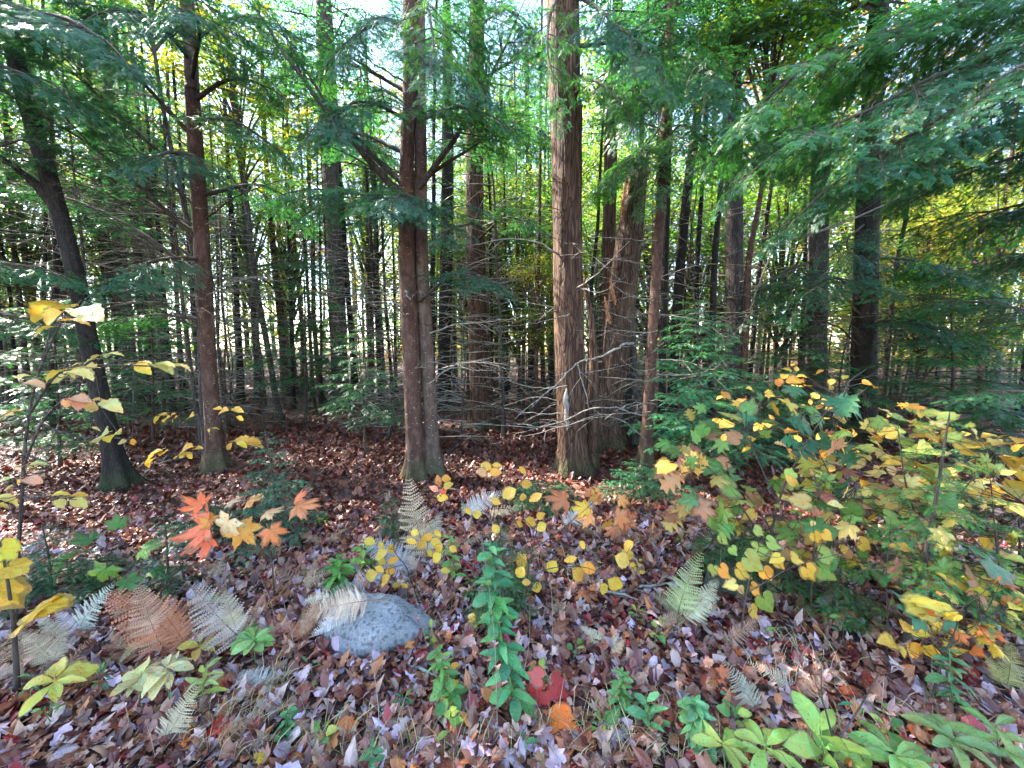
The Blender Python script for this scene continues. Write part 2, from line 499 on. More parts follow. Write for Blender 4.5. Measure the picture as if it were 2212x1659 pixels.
def spray_lo(L, rng):
    mb = MB(); vs, cs = [], []
    y, k = .012, 0
    while y < L:
        s = 1 if k % 2 else -1
        lt = max(.03, L * .5 * (1 - y / L) ** .7 * min(1, .45 + y / (.3 * L)) * rng.uniform(.7, 1.15))
        an = R(rng.uniform(45, 68)); d = np.array([s * math.sin(an), math.cos(an), -.16]); q = np.array([-d[1], d[0], 0])
        o = np.array([0, y, -.10 * y * y / L + rng.normal(0, .004)]); w = rng.uniform(.011, .019)
        m_ = o + d * lt * .45
        vs.append(np.stack([o, m_ + q * w, o + d * lt, o, o + d * lt, m_ - q * w]))
        cs.append(np.full((6, 3), 1.0) * np.array([1, 1, 1]) * rng.uniform(.7, 1.3))
        y += rng.uniform(.018, .028); k += 1
    V = np.concatenate(vs); C = np.concatenate(cs)
    mb.add(V, np.arange(len(V)).reshape(-1, 3), 0, C)
    return mb
def rotz(a): c, s = math.cos(a), math.sin(a); return np.array([[c, -s, 0, 0], [s, c, 0, 0], [0, 0, 1, 0], [0, 0, 0, 1.0]])
def roty(a): c, s = math.cos(a), math.sin(a); return np.array([[c, 0, s, 0], [0, 1, 0, 0], [-s, 0, c, 0], [0, 0, 0, 1.0]])
def rotx(a): c, s = math.cos(a), math.sin(a); return np.array([[1, 0, 0, 0], [0, c, -s, 0], [0, s, c, 0], [0, 0, 0, 1.0]])
def trans(x, y, z): m = np.eye(4); m[:3, 3] = (x, y, z); return m
def scl(s): m = np.eye(4) * s; m[3, 3] = 1; return m

def bough(hi, seed, stem_r=.009, nsec=11):
    """one metre long lacy bough along +Y: side stems that carry many short flat sprays"""
    rng = np.random.default_rng(seed)
    mb = MB()
    droop = rng.uniform(.06, .20); bend = rng.uniform(-.15, .15)
    ys = np.linspace(0, 1, 9)
    stem = np.stack([bend * ys ** 2, ys, -droop * ys ** 2.2], 1)
    tube_into(mb, stem, .0015 + stem_r * (1 - ys) ** .8, 4, 9, 1)
    Ls = np.array([.07, .10, .13, .17])
    S = [(spray_hi if hi else spray_lo)(L, rng) for L in Ls]
    def dress(M, L, dens):
        y, k = .05, 0
        while y < L:
            s = 1 if k % 2 else -1
            l = np.clip(.17 * (1 - .55 * y / L) * rng.uniform(.6, 1.15), .05, .19)
            i = int(np.argmin(np.abs(Ls - l)))
            if rng.uniform() < .9:
                A = M @ trans(0, y, -.25 * y * y) @ rotz(-s * R(rng.uniform(40, 70))) @ rotx(R(rng.uniform(-30, 12))) @ roty(R(rng.uniform(-30, 30))) @ scl(l / Ls[i])
                mb.addmb(S[i], A, rng.uniform(.75, 1.25))
            y += dens * rng.uniform(.7, 1.4); k += 1
        mb.addmb(S[2], M @ trans(0, L, -.25 * L * L) @ rotx(-.25))
    for k in range(nsec):
        y = .12 + .84 * (k + rng.uniform(0, .8)) / nsec; s = 1 if k % 2 else -1
        L = max(.08, .52 * (1 - y) ** .7 * min(1, .5 + 1.5 * y) * rng.uniform(.6, 1.2))
        M = trans(bend * y * y, y, -droop * y ** 2.2) @ rotz(-s * R(rng.uniform(42, 64))) @ rotx(R(rng.uniform(-18, 8)) - droop * .5) @ roty(R(rng.uniform(-18, 18)))
        q = np.array([(0, 0, 0, 1), (0, L * .5, -.06 * L * L, 1), (0, L, -.25 * L * L, 1)]) @ M.T
        tube_into(mb, q[:, :3], [.0035, .0025, .001], 3, 4, 1)
        dress(M, L, .048)
    dress(trans(bend * .6, .72, -droop * .5) @ rotz(-1.6 * bend) @ rotx(-1.2 * droop), .28, .045)
    return mb
BOUGH_MB = [bough(True, 100 + k) for k in range(5)]
BOUGH = [b.mesh('bough', [M_NEEDLE, M_TWIGD]) for b in BOUGH_MB]
BLO = [bough(False, 200 + k, .012, 9) for k in range(5)]
def crown_conifer(seed, H, rad, n, zlo=0.0, top=.25):
    rng = np.random.default_rng(seed); mb = MB()
    for k in range(n):
        z = zlo + (H - zlo) * (k + rng.uniform(0, 1)) / n
        u = (z - zlo) / (H - zlo)
        L = rad * ((1 - u) ** .75 * (1 - top) + top) * rng.uniform(.6, 1.15)
        M = trans(0, 0, z) @ rotz(k * 2.4 + rng.uniform(-.5, .5)) @ rotx(R(rng.uniform(-16, 12) + 22 * u)) @ scl(L)
        mb.addmb(BLO[rng.integers(5)], M, rng.uniform(.75, 1.2))
    return mb
CROWN = [crown_conifer(400 + k, H, rad, n).mesh('crown', [M_NEEDLE, M_TWIGD]) for k, (H, rad, n) in
         enumerate([(9, 2.1, 78), (10, 1.7, 74), (7, 2.3, 70), (5, 1.5, 60)])]
CROWN_H = [9, 10, 7, 5]

# ---------------------------------------------------------------- broadleaf crowns
def crown_leafy(seed, H, rad, ncl, nper, size, pal):
    rng = np.random.default_rng(seed); mb = MB()
    cen = []
    for k in range(ncl):
        u = rng.uniform(0, 1); a = rng.uniform(0, 2 * math.pi); r = rad * math.sqrt(rng.uniform(.03, 1)) * (1 - .55 * abs(u - .42)) 
        cen.append((math.cos(a) * r, math.sin(a) * r, H * u))
    for c in cen[:26]:
        tube_into(mb, [(0, 0, max(-.8, c[2] * .55 - 1)), (c[0] * .5, c[1] * .5, c[2] * .8), c], [.045, .022, .006], 4, 6, 1, (1, 1, 1))
    for c in cen:
        n = int(nper * rng.uniform(.5, 1.3)); s = rng.uniform(.28, .62)
        P = np.array(c) + rng.normal(0, 1, (n, 3)) * np.array([s, s, s * .38])
        az = rng.uniform(0, 2 * math.pi, n); tilt = rng.normal(0, .5, n)
        d = np.stack([np.cos(az), np.sin(az), -.25 + tilt * .4], 1); d /= np.linalg.norm(d, axis=1, keepdims=True)
        q = np.cross(d, np.stack([rng.normal(0, .35, n), rng.normal(0, .35, n), np.ones(n)], 1)); q /= np.linalg.norm(q, axis=1, keepdims=True)
        L = size * rng.uniform(.6, 1.3, n)[:, None]
        a_, b_, t_, c_ = P, P + d * L * .45 + q * L * .33, P + d * L, P + d * L * .45 - q * L * .33
        V = np.stack([a_, b_, t_, c_], 1).reshape(-1, 3)
        i = np.arange(n) * 4
        F = np.concatenate([np.stack([i, i + 1, i + 2], 1), np.stack([i, i + 2, i + 3], 1)])
        base = np.array(pal[rng.integers(len(pal))])
        C = base * rng.uniform(.7, 1.3, (n, 1)) * (1 + rng.normal(0, .08, (n, 3)))
        mb.add(V, F, 0, np.repeat(np.clip(C, 0, 1), 4, 0))
    return mb
YG = [(.26, .44, .08), (.33, .46, .08), (.42, .46, .08), (.20, .38, .08), (.48, .44, .09)]
YO = [(.45, .30, .04), (.50, .24, .05), (.38, .33, .04), (.46, .20, .06)]
LCROWN = [crown_leafy(500 + k, H, rad, ncl, nper, .15 if k < 4 else .09, pal).mesh('crown', [M_FAR, M_TWIGD]) for k, (H, rad, ncl, nper, pal) in
          enumerate([(9, 3.4, 90, 120, YG), (8, 3.0, 80, 120, YG), (9, 3.2, 80, 110, YO), (5.5, 2.2, 60, 110, YG), (4.5, 1.9, 70, 170, YG), (4.5, 1.8, 60, 150, YO[:1] + YG[2:])])]

# ---------------------------------------------------------------- trunks
def bark_disp(amp, kx, kz, flare, lobes, seed, fl_h=.19):
    def f(rr, th, L):
        n, s = rr.shape
        T, Z = np.meshgrid(th, L); T = T.ravel(); Z = Z.ravel()
        p = np.stack([np.cos(T) * kx + 7, np.sin(T) * kx + 3, Z * kz], 1)
        d = vnoise(p, seed) * .65 + vnoise(p * 2.3 + 5, seed + 1) * .35
        d = np.sign(d) * np.abs(d) ** .7
        big = vnoise(np.stack([np.cos(T) * .8, np.sin(T) * .8, Z * .7], 1), seed + 4)
        fl = flare * np.exp(-np.maximum(Z - .1, 0) / fl_h) * (1 + .55 * np.cos(T * lobes + seed) * (Z < 1.2))
        return rr * (1 + amp * d.reshape(n, s) + .07 * big.reshape(n, s) + fl.reshape(n, s))
    return f

M_TWIN = mat_bark('bark_twin', (.022, .014, .011), (.075, .045, .034), (.16, .115, .09), 16, .4, .02, lichen=.30, spots=.12, moss=.2)
TREES = {}
def named_tree(key, name, label, pts, mat, H=13.0, Y=None, nseg=28, nring=150, amp=.05, kx=4.0, kz=2.5, flare=1.1, group=None, trunk_label=None, root=None, top_taper=.45, follow=.5):
    px, py, w = pts[0]
    b = gpt(px, py)
    if Y is not None:
        b = at(px, py, Y); b.z = gz(b.x, Y)
    if root is None:
        root = thing(name, label, 'tree', b, group)
    P, rad = [], []
    b2 = b.copy(); b2.z -= .12
    P.append(b2); rad.append(.5 * w * pxsize(b) * math.cos(math.atan2(abs(b.x), b.y)))
    for (x, y, w_) in pts[1:]:
        q = at(x, y, b.y); P.append(q); rad.append(.5 * w_ * pxsize(q) * math.cos(math.atan2(abs(q.x), q.y)))
    if H is not None and P[-1].z < H:
        d = (P[-1] - P[-2]).normalized(); d = (d * follow + Vector((0, 0, 1)) * (1 - follow)).normalized()
        P.append(P[-1] + d * ((H - P[-1].z) / max(d.z, .3))); rad.append(rad[-1] * top_taper)
    mb = MB()
    seed = sum(map(ord, key)) % 97
    tube_into(mb, P, rad, nseg, nring, 0, None, bark_disp(amp, kx, kz, flare, 4 + seed % 3, seed))
    o = obj('trunk', mb.mesh('trunk', mat, True, root.location), root)
    if trunk_label: o['label'] = trunk_label
    TREES[key] = (root, P, rad)
    return root

def add_crown(key, k, z, scale, turn=0.0, tint=(1, 1, 1), leafy_=False):
    root, P, rad = TREES[key]
    Ps, _ = resample(P, rad, 60)
    i = int(np.argmin(np.abs(Ps[:, 2] - z)))
    p = Ps[i]
    o = obj('crown', (LCROWN if leafy_ else CROWN)[k], root)
    o.location = Vector(p) - Vector(root.location); o.rotation_euler = (0, 0, turn); o.scale = (scale,) * 3
    o.color = (*tint, 1); o['kind'] = 'stuff'
    return o

TINTS = [(1, 1, 1), (.8, .95, 1.05), (1.15, 1.08, .8), (.65, .85, .95), (1.0, 1.15, 1.0)]
def put_bough(root, p, d, up, L, tint=None, mesh=None, parent=None):
    o = obj('bough', mesh or random.choice(BOUGH))
    M = frame(p, p + d, up, L)
    put(o, root, M)
    if parent is not None: o.parent = parent
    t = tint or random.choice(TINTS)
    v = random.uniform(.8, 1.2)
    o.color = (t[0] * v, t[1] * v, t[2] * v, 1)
    return o
def limb(key, pts, r0=.03, n=8, blen=.8, u0=.3, tint=None, mat=None, tip=True, droop=.25):
    """a live limb through picture points (x, y, depth), with boughs along it"""
    root = TREES[key][0] if isinstance(key, str) else key
    P = [at(*p) for p in pts]
    k = max(8, len(P) * 5)
    C, rr = resample(P, np.linspace(r0, r0 * .18, len(P)), k)
    C = C + np.stack([vnoise(np.stack([np.arange(k) * .45, np.full(k, j * 3.1 + C[0, 0]), np.full(k, .5)], 1), 8) * .03 for j in range(3)], 1) * np.linspace(0, 1, k)[:, None]
    mb = MB(); tube_into(mb, C, rr, 6, k)
    lo = obj('limb', mb.mesh('limb', mat or M_TWIGD, True, root.location), root)
    T = np.gradient(C, axis=0)
    n = int(n * 1.45)
    for j in range(n):
        u = u0 + (1 - u0) * (j + random.uniform(.1, .9)) / n
        i = min(k - 1, int(u * (k - 1)))
        t = Vector(T[i]).normalized(); s = 1 if j % 2 else -1
        side = t.cross(Vector((0, 0, 1))); side.normalize()
        d = (t * random.uniform(.5, .9) + side * s * random.uniform(.5, 1.0) + Vector((0, 0, -droop * random.uniform(0, 1.6)))).normalized()
        put_bough(root, Vector(C[i]), d, Vector((random.uniform(-.3, .3), random.uniform(-.3, .3), 1)), blen * random.uniform(.65, 1.2) * (1.15 - .45 * u), tint, None, lo)
    if tip and n:
        put_bough(root, Vector(C[-1]), Vector(T[-1]).normalized() + Vector((0, 0, -.15)), Vector((0, 0, 1)), blen * .75, tint, None, lo)

def twigs_into(mb, P, rr, n, rng, ln=.35, mat=0):
    for j in range(n):
        i = rng.integers(max(1, len(P) // 6), len(P) - 1)
        t = P[i + 1] - P[i]; t /= np.linalg.norm(t)
        s = rng.normal(0, 1, 3); s -= t * (s @ t); s /= np.linalg.norm(s); s[2] *= .6
        d = t * rng.uniform(.4, 1.0) + s * rng.uniform(.5, 1)
        L = ln * rng.uniform(.3, 1.2)
        q = [P[i], P[i] + d * L * .5 + rng.normal(0, .03, 3) * L, P[i] + d * L + np.array([0, 0, -.1 * L]) + rng.normal(0, .06, 3) * L]
        r = min(rr[i] * .6, .005)
        tube_into(mb, q, [r, r * .7, r * .3], 4, 5, mat)
        if L > ln * .6:
            e = q[1] + (d + rng.normal(0, .6, 3)) * L * .4
            tube_into(mb, [q[1], e], [r * .6, r * .2], 3, 2, mat)
def dead(key, pts, r0=.012, ntw=5, seed=0, mat=None, ln=.3):
    """a bare dead branch through picture points (x, y, depth)"""
    root = TREES[key][0] if isinstance(key, str) else key
    rng = np.random.default_rng(900 + seed)
    P = [at(*p) for p in pts]
    k = max(7, len(P) * 5)
    C, rr = resample(P, np.linspace(r0, r0 * .2, len(P)), k)
    C[1:] += rng.normal(0, .006, (k - 1, 3))
    mb = MB(); tube_into(mb, C, rr, 5, k)
    twigs_into(mb, C, rr, ntw, rng, ln)
    return obj('dead_branch', mb.mesh('dead_branch', mat or M_TWIG, True, root.location), root)
def dead_auto(key, z, az, L, r0=.009, seed=0, mat=None, up=.1):
    """a bare branch leaving the trunk at height z towards azimuth az"""
    root, P, rad = TREES[key]
    rng = np.random.default_rng(2000 + seed)
    Ps, _ = resample(P, rad, 80); i = int(np.argmin(np.abs(Ps[:, 2] - z))); p = Ps[i]
    d = np.array([math.sin(az), math.cos(az), up])
    C, rr = resample([p, p + d * L * .5 + rng.normal(0, .04, 3) * L, p + d * L + np.array([0, 0, -.12 * L]) + rng.normal(0, .07, 3) * L], [r0, r0 * .6, r0 * .2], 9)
    mb = MB(); tube_into(mb, C, rr, 4, 9); twigs_into(mb, C, rr, 5, rng, L * .4)
    return obj('dead_branch', mb.mesh('dead_branch', mat or M_TWIG, True, root.location), root)

# --- the trunks of the near wood, picture points (x, y, width)
named_tree('lean', 'leaning_tree', 'black barked tree leaning to one side over the leaf litter, mossy at its foot',
           [(262, 1050, 52), (240, 960, 47), (205, 800, 45), (165, 600, 44), (120, 430, 44), (70, 260, 46), (20, 60, 46)], M_DARK, 11, amp=.06, follow=.8)
named_tree('pair', 'hemlock_tree', 'reddish hemlock trunk with a thin grey stem pressed against its side',
           [(468, 1015, 40), (455, 850, 36), (440, 600, 38), (428, 400, 36), (415, 200, 33), (406, 20, 31)], M_RED, 14, amp=.03)
named_tree('stem', 'slender_tree', 'thin pale grey stem standing against the reddish hemlock trunk',
           [(447, 1010, 13), (436, 850, 14), (428, 640, 14), (405, 480, 12), (365, 300, 11), (335, 120, 9)], M_GREY, 7, amp=.03, nseg=12, nring=60)
named_tree('twin', 'twin_trunk_tree', 'two straight reddish brown trunks grown side by side from one foot',
           [(904, 1032, 38), (893, 900, 36), (884, 700, 35), (878, 540, 34), (880, 300, 31), (884, 20, 29)], M_RED, 14, amp=.03, nseg=36, nring=180)
_r, _p, _q = TREES['twin']
named_tree('twin2', 'twin', '', [(936, 1040, 36), (930, 900, 30), (918, 700, 31), (910, 540, 30), (908, 300, 27), (906, 20, 24)], M_TWIN, 12, amp=.04, root=_r, Y=_p[0].y + .08)
named_tree('big', 'big_shaggy_tree', 'thickest shaggy orange brown trunk with a bare pale patch near its foot',
           [(1238, 1018, 64), (1234, 900, 62), (1228, 700, 64), (1226, 500, 63), (1222, 250, 66), (1214, 10, 70)], M_SHAG, 15, amp=.085, kx=5.5, kz=1.6, nseg=60, nring=240, flare=.5)
_r, _p, _q = TREES['big']
named_tree('big2', 'big', '', [(1276, 995, 34), (1280, 900, 26), (1283, 800, 22), (1278, 700, 14), (1262, 600, 8)], M_SHAG, None, amp=.08, kx=4, kz=1.8, root=_r, Y=_p[0].y + .12, nring=60, flare=.3)
named_tree('snag', 'broken_snag', 'grey brown leaning snag broken off at the top with torn orange wood',
           [(1312, 968, 56), (1322, 850, 52), (1335, 720, 56), (1350, 580, 58), (1368, 440, 52), (1380, 350, 44)], M_SNAG, None, amp=.10, kx=5.5, kz=1.5, nseg=48, nring=140)
named_tree('behind', 'dark_tree', 'narrow brown trunk between the thick shaggy trunk and the broken snag', [(1306, 880, 22), (1312, 700, 24), (1316, 500, 28), (1320, 300, 28), (1330, 100, 24)], M_SHAG, 12, amp=.06, Y=6.6, nseg=18)
named_tree('slim', 'slim_tree', 'slim smooth trunk with pale bark spots standing beside the broken snag',
           [(1394, 1012, 27), (1402, 860, 24), (1414, 650, 23), (1428, 430, 22), (1440, 200, 20), (1448, 20, 18)], M_RED, 11, amp=.02, nseg=20)
named_tree('pole', 'thin_tree', 'thin upright pole trunk between the broken snag and the slim spotted trunk',
           [(1374, 965, 16), (1369, 800, 16), (1366, 620, 14), (1380, 400, 12), (1390, 200, 10)], M_GREY, 9, amp=.02, nseg=14)
named_tree('dark', 'dark_tree', 'narrow dark trunk leaning away behind the slim spotted trunk',
           [(1452, 830, 22), (1462, 680, 21), (1478, 480, 21), (1496, 320, 20), (1512, 180, 18)], M_DARK, 12, amp=.03, Y=7.2, nseg=16)
named_tree('dark2', 'dark_tree', 'straight dark trunk close behind the slim spotted trunk',
           [(1432, 840, 16), (1434, 650, 16), (1440, 450, 15), (1446, 250, 14)], M_DARK, 11, amp=.03, Y=6.8, nseg=16)
named_tree('mid', 'shaggy_tree', 'shaggy barked trunk with pale flakes standing beyond the twin trunks',
           [(1041, 925, 44), (1036, 820, 42), (1028, 600, 40), (1026, 400, 38), (1027, 200, 36), (1030, 20, 32)], M_SHAG, 15, amp=.07, kx=5, kz=1.8, nseg=36)
named_tree('right1', 'dark_hemlock_tree', 'dark furrowed trunk with a thin crooked stem leaning on it',
           [(1588, 880, 42), (1587, 690, 40), (1586, 500, 40), (1584, 300, 40), (1583, 100, 36)], M_GREY, 14, amp=.06, kx=5, Y=6.6, nseg=30)
named_tree('right1b', 'crooked_sapling', 'thin crooked brown stem leaning on the dark furrowed trunk',
           [(1604, 880, 15), (1612, 690, 17), (1618, 560, 14), (1640, 440, 11), (1655, 330, 9)], M_RED, 6, amp=.03, Y=6.2, nseg=12, nring=50)
named_tree('right2', 'grey_tree', 'dark trunk with grey furrowed bark and a pale dead stub beside it',
           [(1762, 900, 52), (1764, 700, 48), (1768, 500, 44), (1776, 300, 40), (1786, 100, 36)], M_GREY, 14, amp=.07, kx=5, Y=7.0, nseg=30)
named_tree('right3', 'black_hemlock_tree', 'very dark thick trunk rising behind the green and yellow maple shrub',
           [(1868, 905, 62), (1868, 700, 58), (1872, 500, 56), (1880, 300, 52), (1895, 60, 44)], M_DARK, 15, amp=.06, kx=5, Y=6.4, nseg=36)
named_tree('back', 'grey_pine_tree', 'pale grey trunk catching the light high up, deep behind the thin poles',
           [(738, 880, 34), (732, 700, 34), (718, 450, 35), (708, 250, 36), (700, 60, 34)], M_GREY, 15, amp=.06, kx=5, nseg=24)
named_tree('back2', 'dark_tree', 'dark trunk standing just behind the twin reddish trunks',
           [(957, 885, 30), (960, 750, 29), (964, 560, 27), (966, 300, 24)], M_DARK, 12, amp=.04, nseg=18)
named_tree('curve', 'bowed_sapling', 'thin bowed sapling stem among the poles beside the reddish hemlock',
           [(604, 905, 14), (580, 760, 14), (548, 590, 14), (528, 400, 13), (500, 180, 11), (485, 30, 10)], M_GREY, 8, amp=.03, nseg=12, nring=60)
named_tree('edge', 'hemlock_tree', 'low branched hemlock whose green boughs sweep in over the mixed shrub', [(2560, 1180, 60), (2600, 500, 50)], M_GREY, 9, amp=.04, Y=3.1)
named_tree('edge2', 'hemlock_tree', 'old hemlock whose dark lower boughs hang beside the leaning black tree', [(-160, 1010, 50), (-200, 400, 40)], M_GREY, 10, amp=.04, Y=4.6)

# bare patch and torn wood
_r, _p, _q = TREES['big']
def strip(root, px0, py0, px1, py1, Y, w0, w1, mat, name, seed, bulge=.02):
    rng = np.random.default_rng(seed); mb = MB(); n = 14
    a, b = at(px0, py0, Y), at(px1, py1, Y)
    V = []
    for i in range(n):
        u = i / (n - 1); p = np.array(a) * (1 - u) + np.array(b) * u
        w = (w0 * (1 - u) + w1 * u) * (1 - abs(2 * u - 1) ** 3) * rng.uniform(.6, 1.15) + .004
        o = rng.uniform(-.01, .01)
        V += [p + (o - w, .012, 0), p + (o - w * .5, -bulge, 0), p + (o + w * .5, -bulge, 0), p + (o + w, .012, 0)]
    F = []
    for i in range(n - 1):
        for j in range(3):
            q = i * 4 + j; F += [(q, q + 1, q + 5), (q, q + 5, q + 4)]
    mb.add(V, F)
    o = obj(name, mb.mesh(name, mat, True, root.location), root)
    return o
yb = _p[0].y
o_ = strip(_r, 1222, 838, 1226, 930, yb - .185, .035, .025, M_TWIG, 'bare_patch', 1); o_['label'] = 'pale bare patch where the bark is gone'
_r, _p, _q = TREES['snag']
ys = _p[0].y
for k, (x0, y0, x1, y1, w) in enumerate([(1318, 700, 1306, 640, .035), (1330, 660, 1318, 600, .03), (1342, 470, 1350, 392, .03), (1356, 420, 1362, 372, .025), (1330, 760, 1322, 690, .02)]):
    o_ = strip(_r, x0, y0, x1, y1, ys - .17 + .02 * k, w, w * .35, M_TORN, 'splinter', 20 + k, .03)
# jagged top of the snag
mb = MB(); rng_ = np.random.default_rng(5)
for k in range(9):
    a = k / 9 * 2 * math.pi; p = np.array(_p[-1]) + np.array([math.cos(a), math.sin(a), 0]) * .11
    tube_into(mb, [p - (0, 0, .2), p, p + (rng_.normal(0, .02), 0, rng_.uniform(.03, .22))], [.045, .04, .004], 5, 4)
obj('jagged_top', mb.mesh('jagged_top', M_TORN, True, _r.location), _r)

# --- live limbs with boughs
Yt = TREES['twin'][1][0].y
limb('twin', [(872, 430, Yt), (770, 315, Yt - .3), (660, 180, Yt - .5), (548, 15, Yt - .7)], .045, 6, .7, .35, mat=M_GREY)
limb('twin', [(870, 395, Yt), (800, 330, Yt + .2), (700, 215, Yt + .3), (600, 50, Yt + .3)], .04, 6, .7, .35, mat=M_GREY)
limb('twin', [(868, 480, Yt), (790, 425, Yt - .4), (690, 410, Yt - .8)], .025, 8, .75, .2)
limb('twin', [(872, 330, Yt), (780, 290, Yt + .3), (690, 290, Yt + .6)], .025, 8, .75, .2)
limb('twin', [(905, 405, Yt), (975, 310, Yt - .2), (1045, 200, Yt - .4), (1105, 70, Yt - .6)], .035, 9, .8, .3, mat=M_GREY)
limb('twin', [(908, 390, Yt), (1000, 330, Yt - .1), (1120, 265, Yt - .2)], .025, 6, .6, .4)
limb('twin', [(898, 470, Yt), (930, 455, Yt - .5), (1000, 445, Yt - .8)], .02, 6, .55, .15, (.8, .95, 1.05))
limb('twin', [(890, 430, Yt), (870, 420, Yt - .8), (850, 430, Yt - 1.4)], .02, 9, .6, .2, (.8, .95, 1.05))
limb('twin', [(905, 650, Yt), (985, 590, Yt - .5), (1050, 600, Yt - .8)], .02, 7, .6, .3, (.65, .85, .95))
limb('twin', [(888, -60, Yt), (930, 40, Yt - 1.2), (930, 130, Yt - 1.9)], .02, 9, .55, .35, (1.7, 1.5, .6))
limb('twin', [(888, 150, Yt), (960, 130, Yt - .6), (1020, 170, Yt - 1.0)], .022, 9, .7, .25)
limb('twin', [(888, 60, Yt), (820, 40, Yt - .5), (760, 80, Yt - .8)], .022, 8, .7, .3)
Yb = TREES['big'][1][0].y
limb('big', [(1220, -60, Yb), (1185, 60, Yb - 1.0), (1195, 200, Yb - 1.6)], .02, 8, .5, .4, (1.6, 1.5, .6))
limb('big', [(1235, -20, Yb), (1320, 40, Yb - .6), (1400, 120, Yb - 1.0)], .025, 10, .8, .25)
limb('big', [(1240, 100, Yb), (1330, 90, Yb - .3), (1430, 60, Yb - .5)], .025, 8, .8, .3)
limb('mid', [(1030, 180, 7.0), (1110, 130, 6.6), (1170, 120, 6.2)], .03, 9, .9, .2)
limb('mid', [(1024, 480, 7.0), (960, 500, 6.6), (930, 520, 6.2)], .025, 6, .8, .3)
limb('mid', [(1030, 520, 7.0), (1090, 470, 6.6), (1140, 480, 6.2)], .025, 6, .7, .3)
Yl = TREES['pair'][1][0].y
for pts, n, bl in [([(430, 520, 0), (330, 430, -.4), (200, 320, -.8), (0, 190, -1.2)], 9, .75), ([(425, 400, 0), (300, 290, -.3), (170, 170, -.6), (30, 60, -.9)], 12, .85),
                   ([(420, 300, 0), (310, 180, -.2), (200, 50, -.4), (150, -40, -.5)], 12, .9), ([(432, 600, 0), (300, 500, .2), (150, 430, .4), (-20, 380, .5)], 9, .8),
                   ([(415, 220, 0), (500, 170, -.2), (580, 190, -.4)], 6, .6), ([(412, 130, 0), (330, 40, -.6), (250, 20, -1.0)], 11, .85),
                   ([(415, 170, 0), (430, 60, -.9), (400, 20, -1.5)], 9, .7), ([(436, 560, 0), (350, 560, -.5), (260, 590, -.9)], 7, .7),
                   ([(425, 340, 0), (380, 330, -.9), (320, 340, -1.4)], 8, .65), ([(440, 420, 0), (560, 400, .3), (640, 440, .5)], 5, .7), ([(440, 690, 0), (330, 680, .3), (230, 700, .5)], 6, .7)]:
    limb('pair', [(x, y, Yl + d) for x, y, d in pts], .03, n, bl, .3, random.choice([(.65, .85, .95), (.8, .95, 1.0), (.8, 1.0, .7)]))
Y1 = TREES['lean'][1][0].y
limb('lean', [(118, 440, Y1), (60, 380, Y1 - .1), (0, 335, Y1 - .2)], .07, 4, .6, .6, mat=M_DARK)
for pts, n, bl in [([(-200, 100, 4.6), (-40, 130, 3.9), (110, 180, 3.4)], 12, .85), ([(-200, 300, 4.6), (-60, 320, 4.2), (60, 300, 3.9)], 8, .7), ([(-190, 520, 4.6), (-30, 560, 4.0), (90, 580, 3.7)], 8, .75),
                   ([(-200, 20, 4.6), (-20, 20, 3.8), (140, 40, 3.2), (230, 90, 2.9)], 14, .8), ([(-190, 640, 4.6), (20, 680, 4.6), (130, 700, 4.4)], 7, .7)]:
    limb('edge2', pts, .035, n, bl, .3, (.7, .9, .9))
# big sweep of near boughs on the other side
for pts, n, bl, t in [([(2585, -120, 3.1), (2250, 60, 2.9), (1950, 200, 2.8), (1700, 320, 2.8)], 20, .8, (.9, 1.1, .9)), ([(2590, 60, 3.1), (2260, 170, 2.8), (2000, 270, 2.7), (1800, 400, 2.7)], 17, .75, (.8, 1.0, 1.0)),
                      ([(2580, -300, 3.1), (2240, -60, 3.0), (1950, 60, 3.0), (1740, 150, 3.1), (1600, 260, 3.2)], 22, .85, (1.05, 1.2, .7)), ([(2590, 200, 3.1), (2300, 300, 3.0), (2060, 380, 3.1)], 10, .7, (.7, .9, .95)),
                      ([(2585, -20, 3.1), (2350, 60, 2.5), (2150, 180, 2.2)], 10, .6, (1.0, 1.15, .7)), ([(2590, 480, 3.1), (2350, 520, 3.2), (2150, 560, 3.4)], 9, .65, (.75, .9, .8)),
                      ([(2590, 640, 3.1), (2380, 690, 3.3), (2160, 660, 3.6), (2000, 640, 3.9)], 11, .65, (.7, .85, .8)), ([(2580, 860, 3.1), (2330, 840, 2.9), (2130, 850, 2.8)], 6, .5, (1.5, 1.5, 1.3)),
                      ([(2580, 960, 3.1), (2330, 950, 2.9), (2180, 960, 2.8)], 6, .5, (1.2, 1.3, 1.0)),
                      ([(2580, -200, 3.1), (2200, 20, 3.4), (1900, 110, 3.6), (1640, 330, 3.7)], 18, .9, (1.0, 1.2, .7)), ([(2590, 120, 3.1), (2200, 260, 3.3), (1960, 330, 3.4), (1760, 440, 3.5)], 15, .8, (.8, 1.05, .8)), ([(2590, 330, 3.1), (2300, 420, 3.4), (2050, 470, 3.7)], 10, .8, (.8, 1.0, .7))]:
    limb('edge', pts, .03, int(n * 1.35), bl, .22, t)
limb('slim', [(1440, 200, 5.2), (1400, 190, 4.6), (1360, 250, 4.2)], .02, 9, .7, .2)
limb('slim', [(1444, 120, 5.2), (1510, 130, 4.7), (1560, 200, 4.3)], .02, 10, .8, .2)
limb('slim', [(1436, 300, 5.2), (1480, 270, 4.8), (1530, 330, 4.4)], .02, 9, .7, .2, (1.2, 1.2, .7))
limb('slim', [(1434, 330, 5.2), (1370, 330, 5.0), (1310, 380, 5.0)], .02, 8, .7, .2, (1.2, 1.2, .8))
limb('slim', [(1438, 260, 5.2), (1400, 310, 4.8), (1355, 350, 4.5)], .02, 12, .6, .15, (1.2, 1.2, .8))
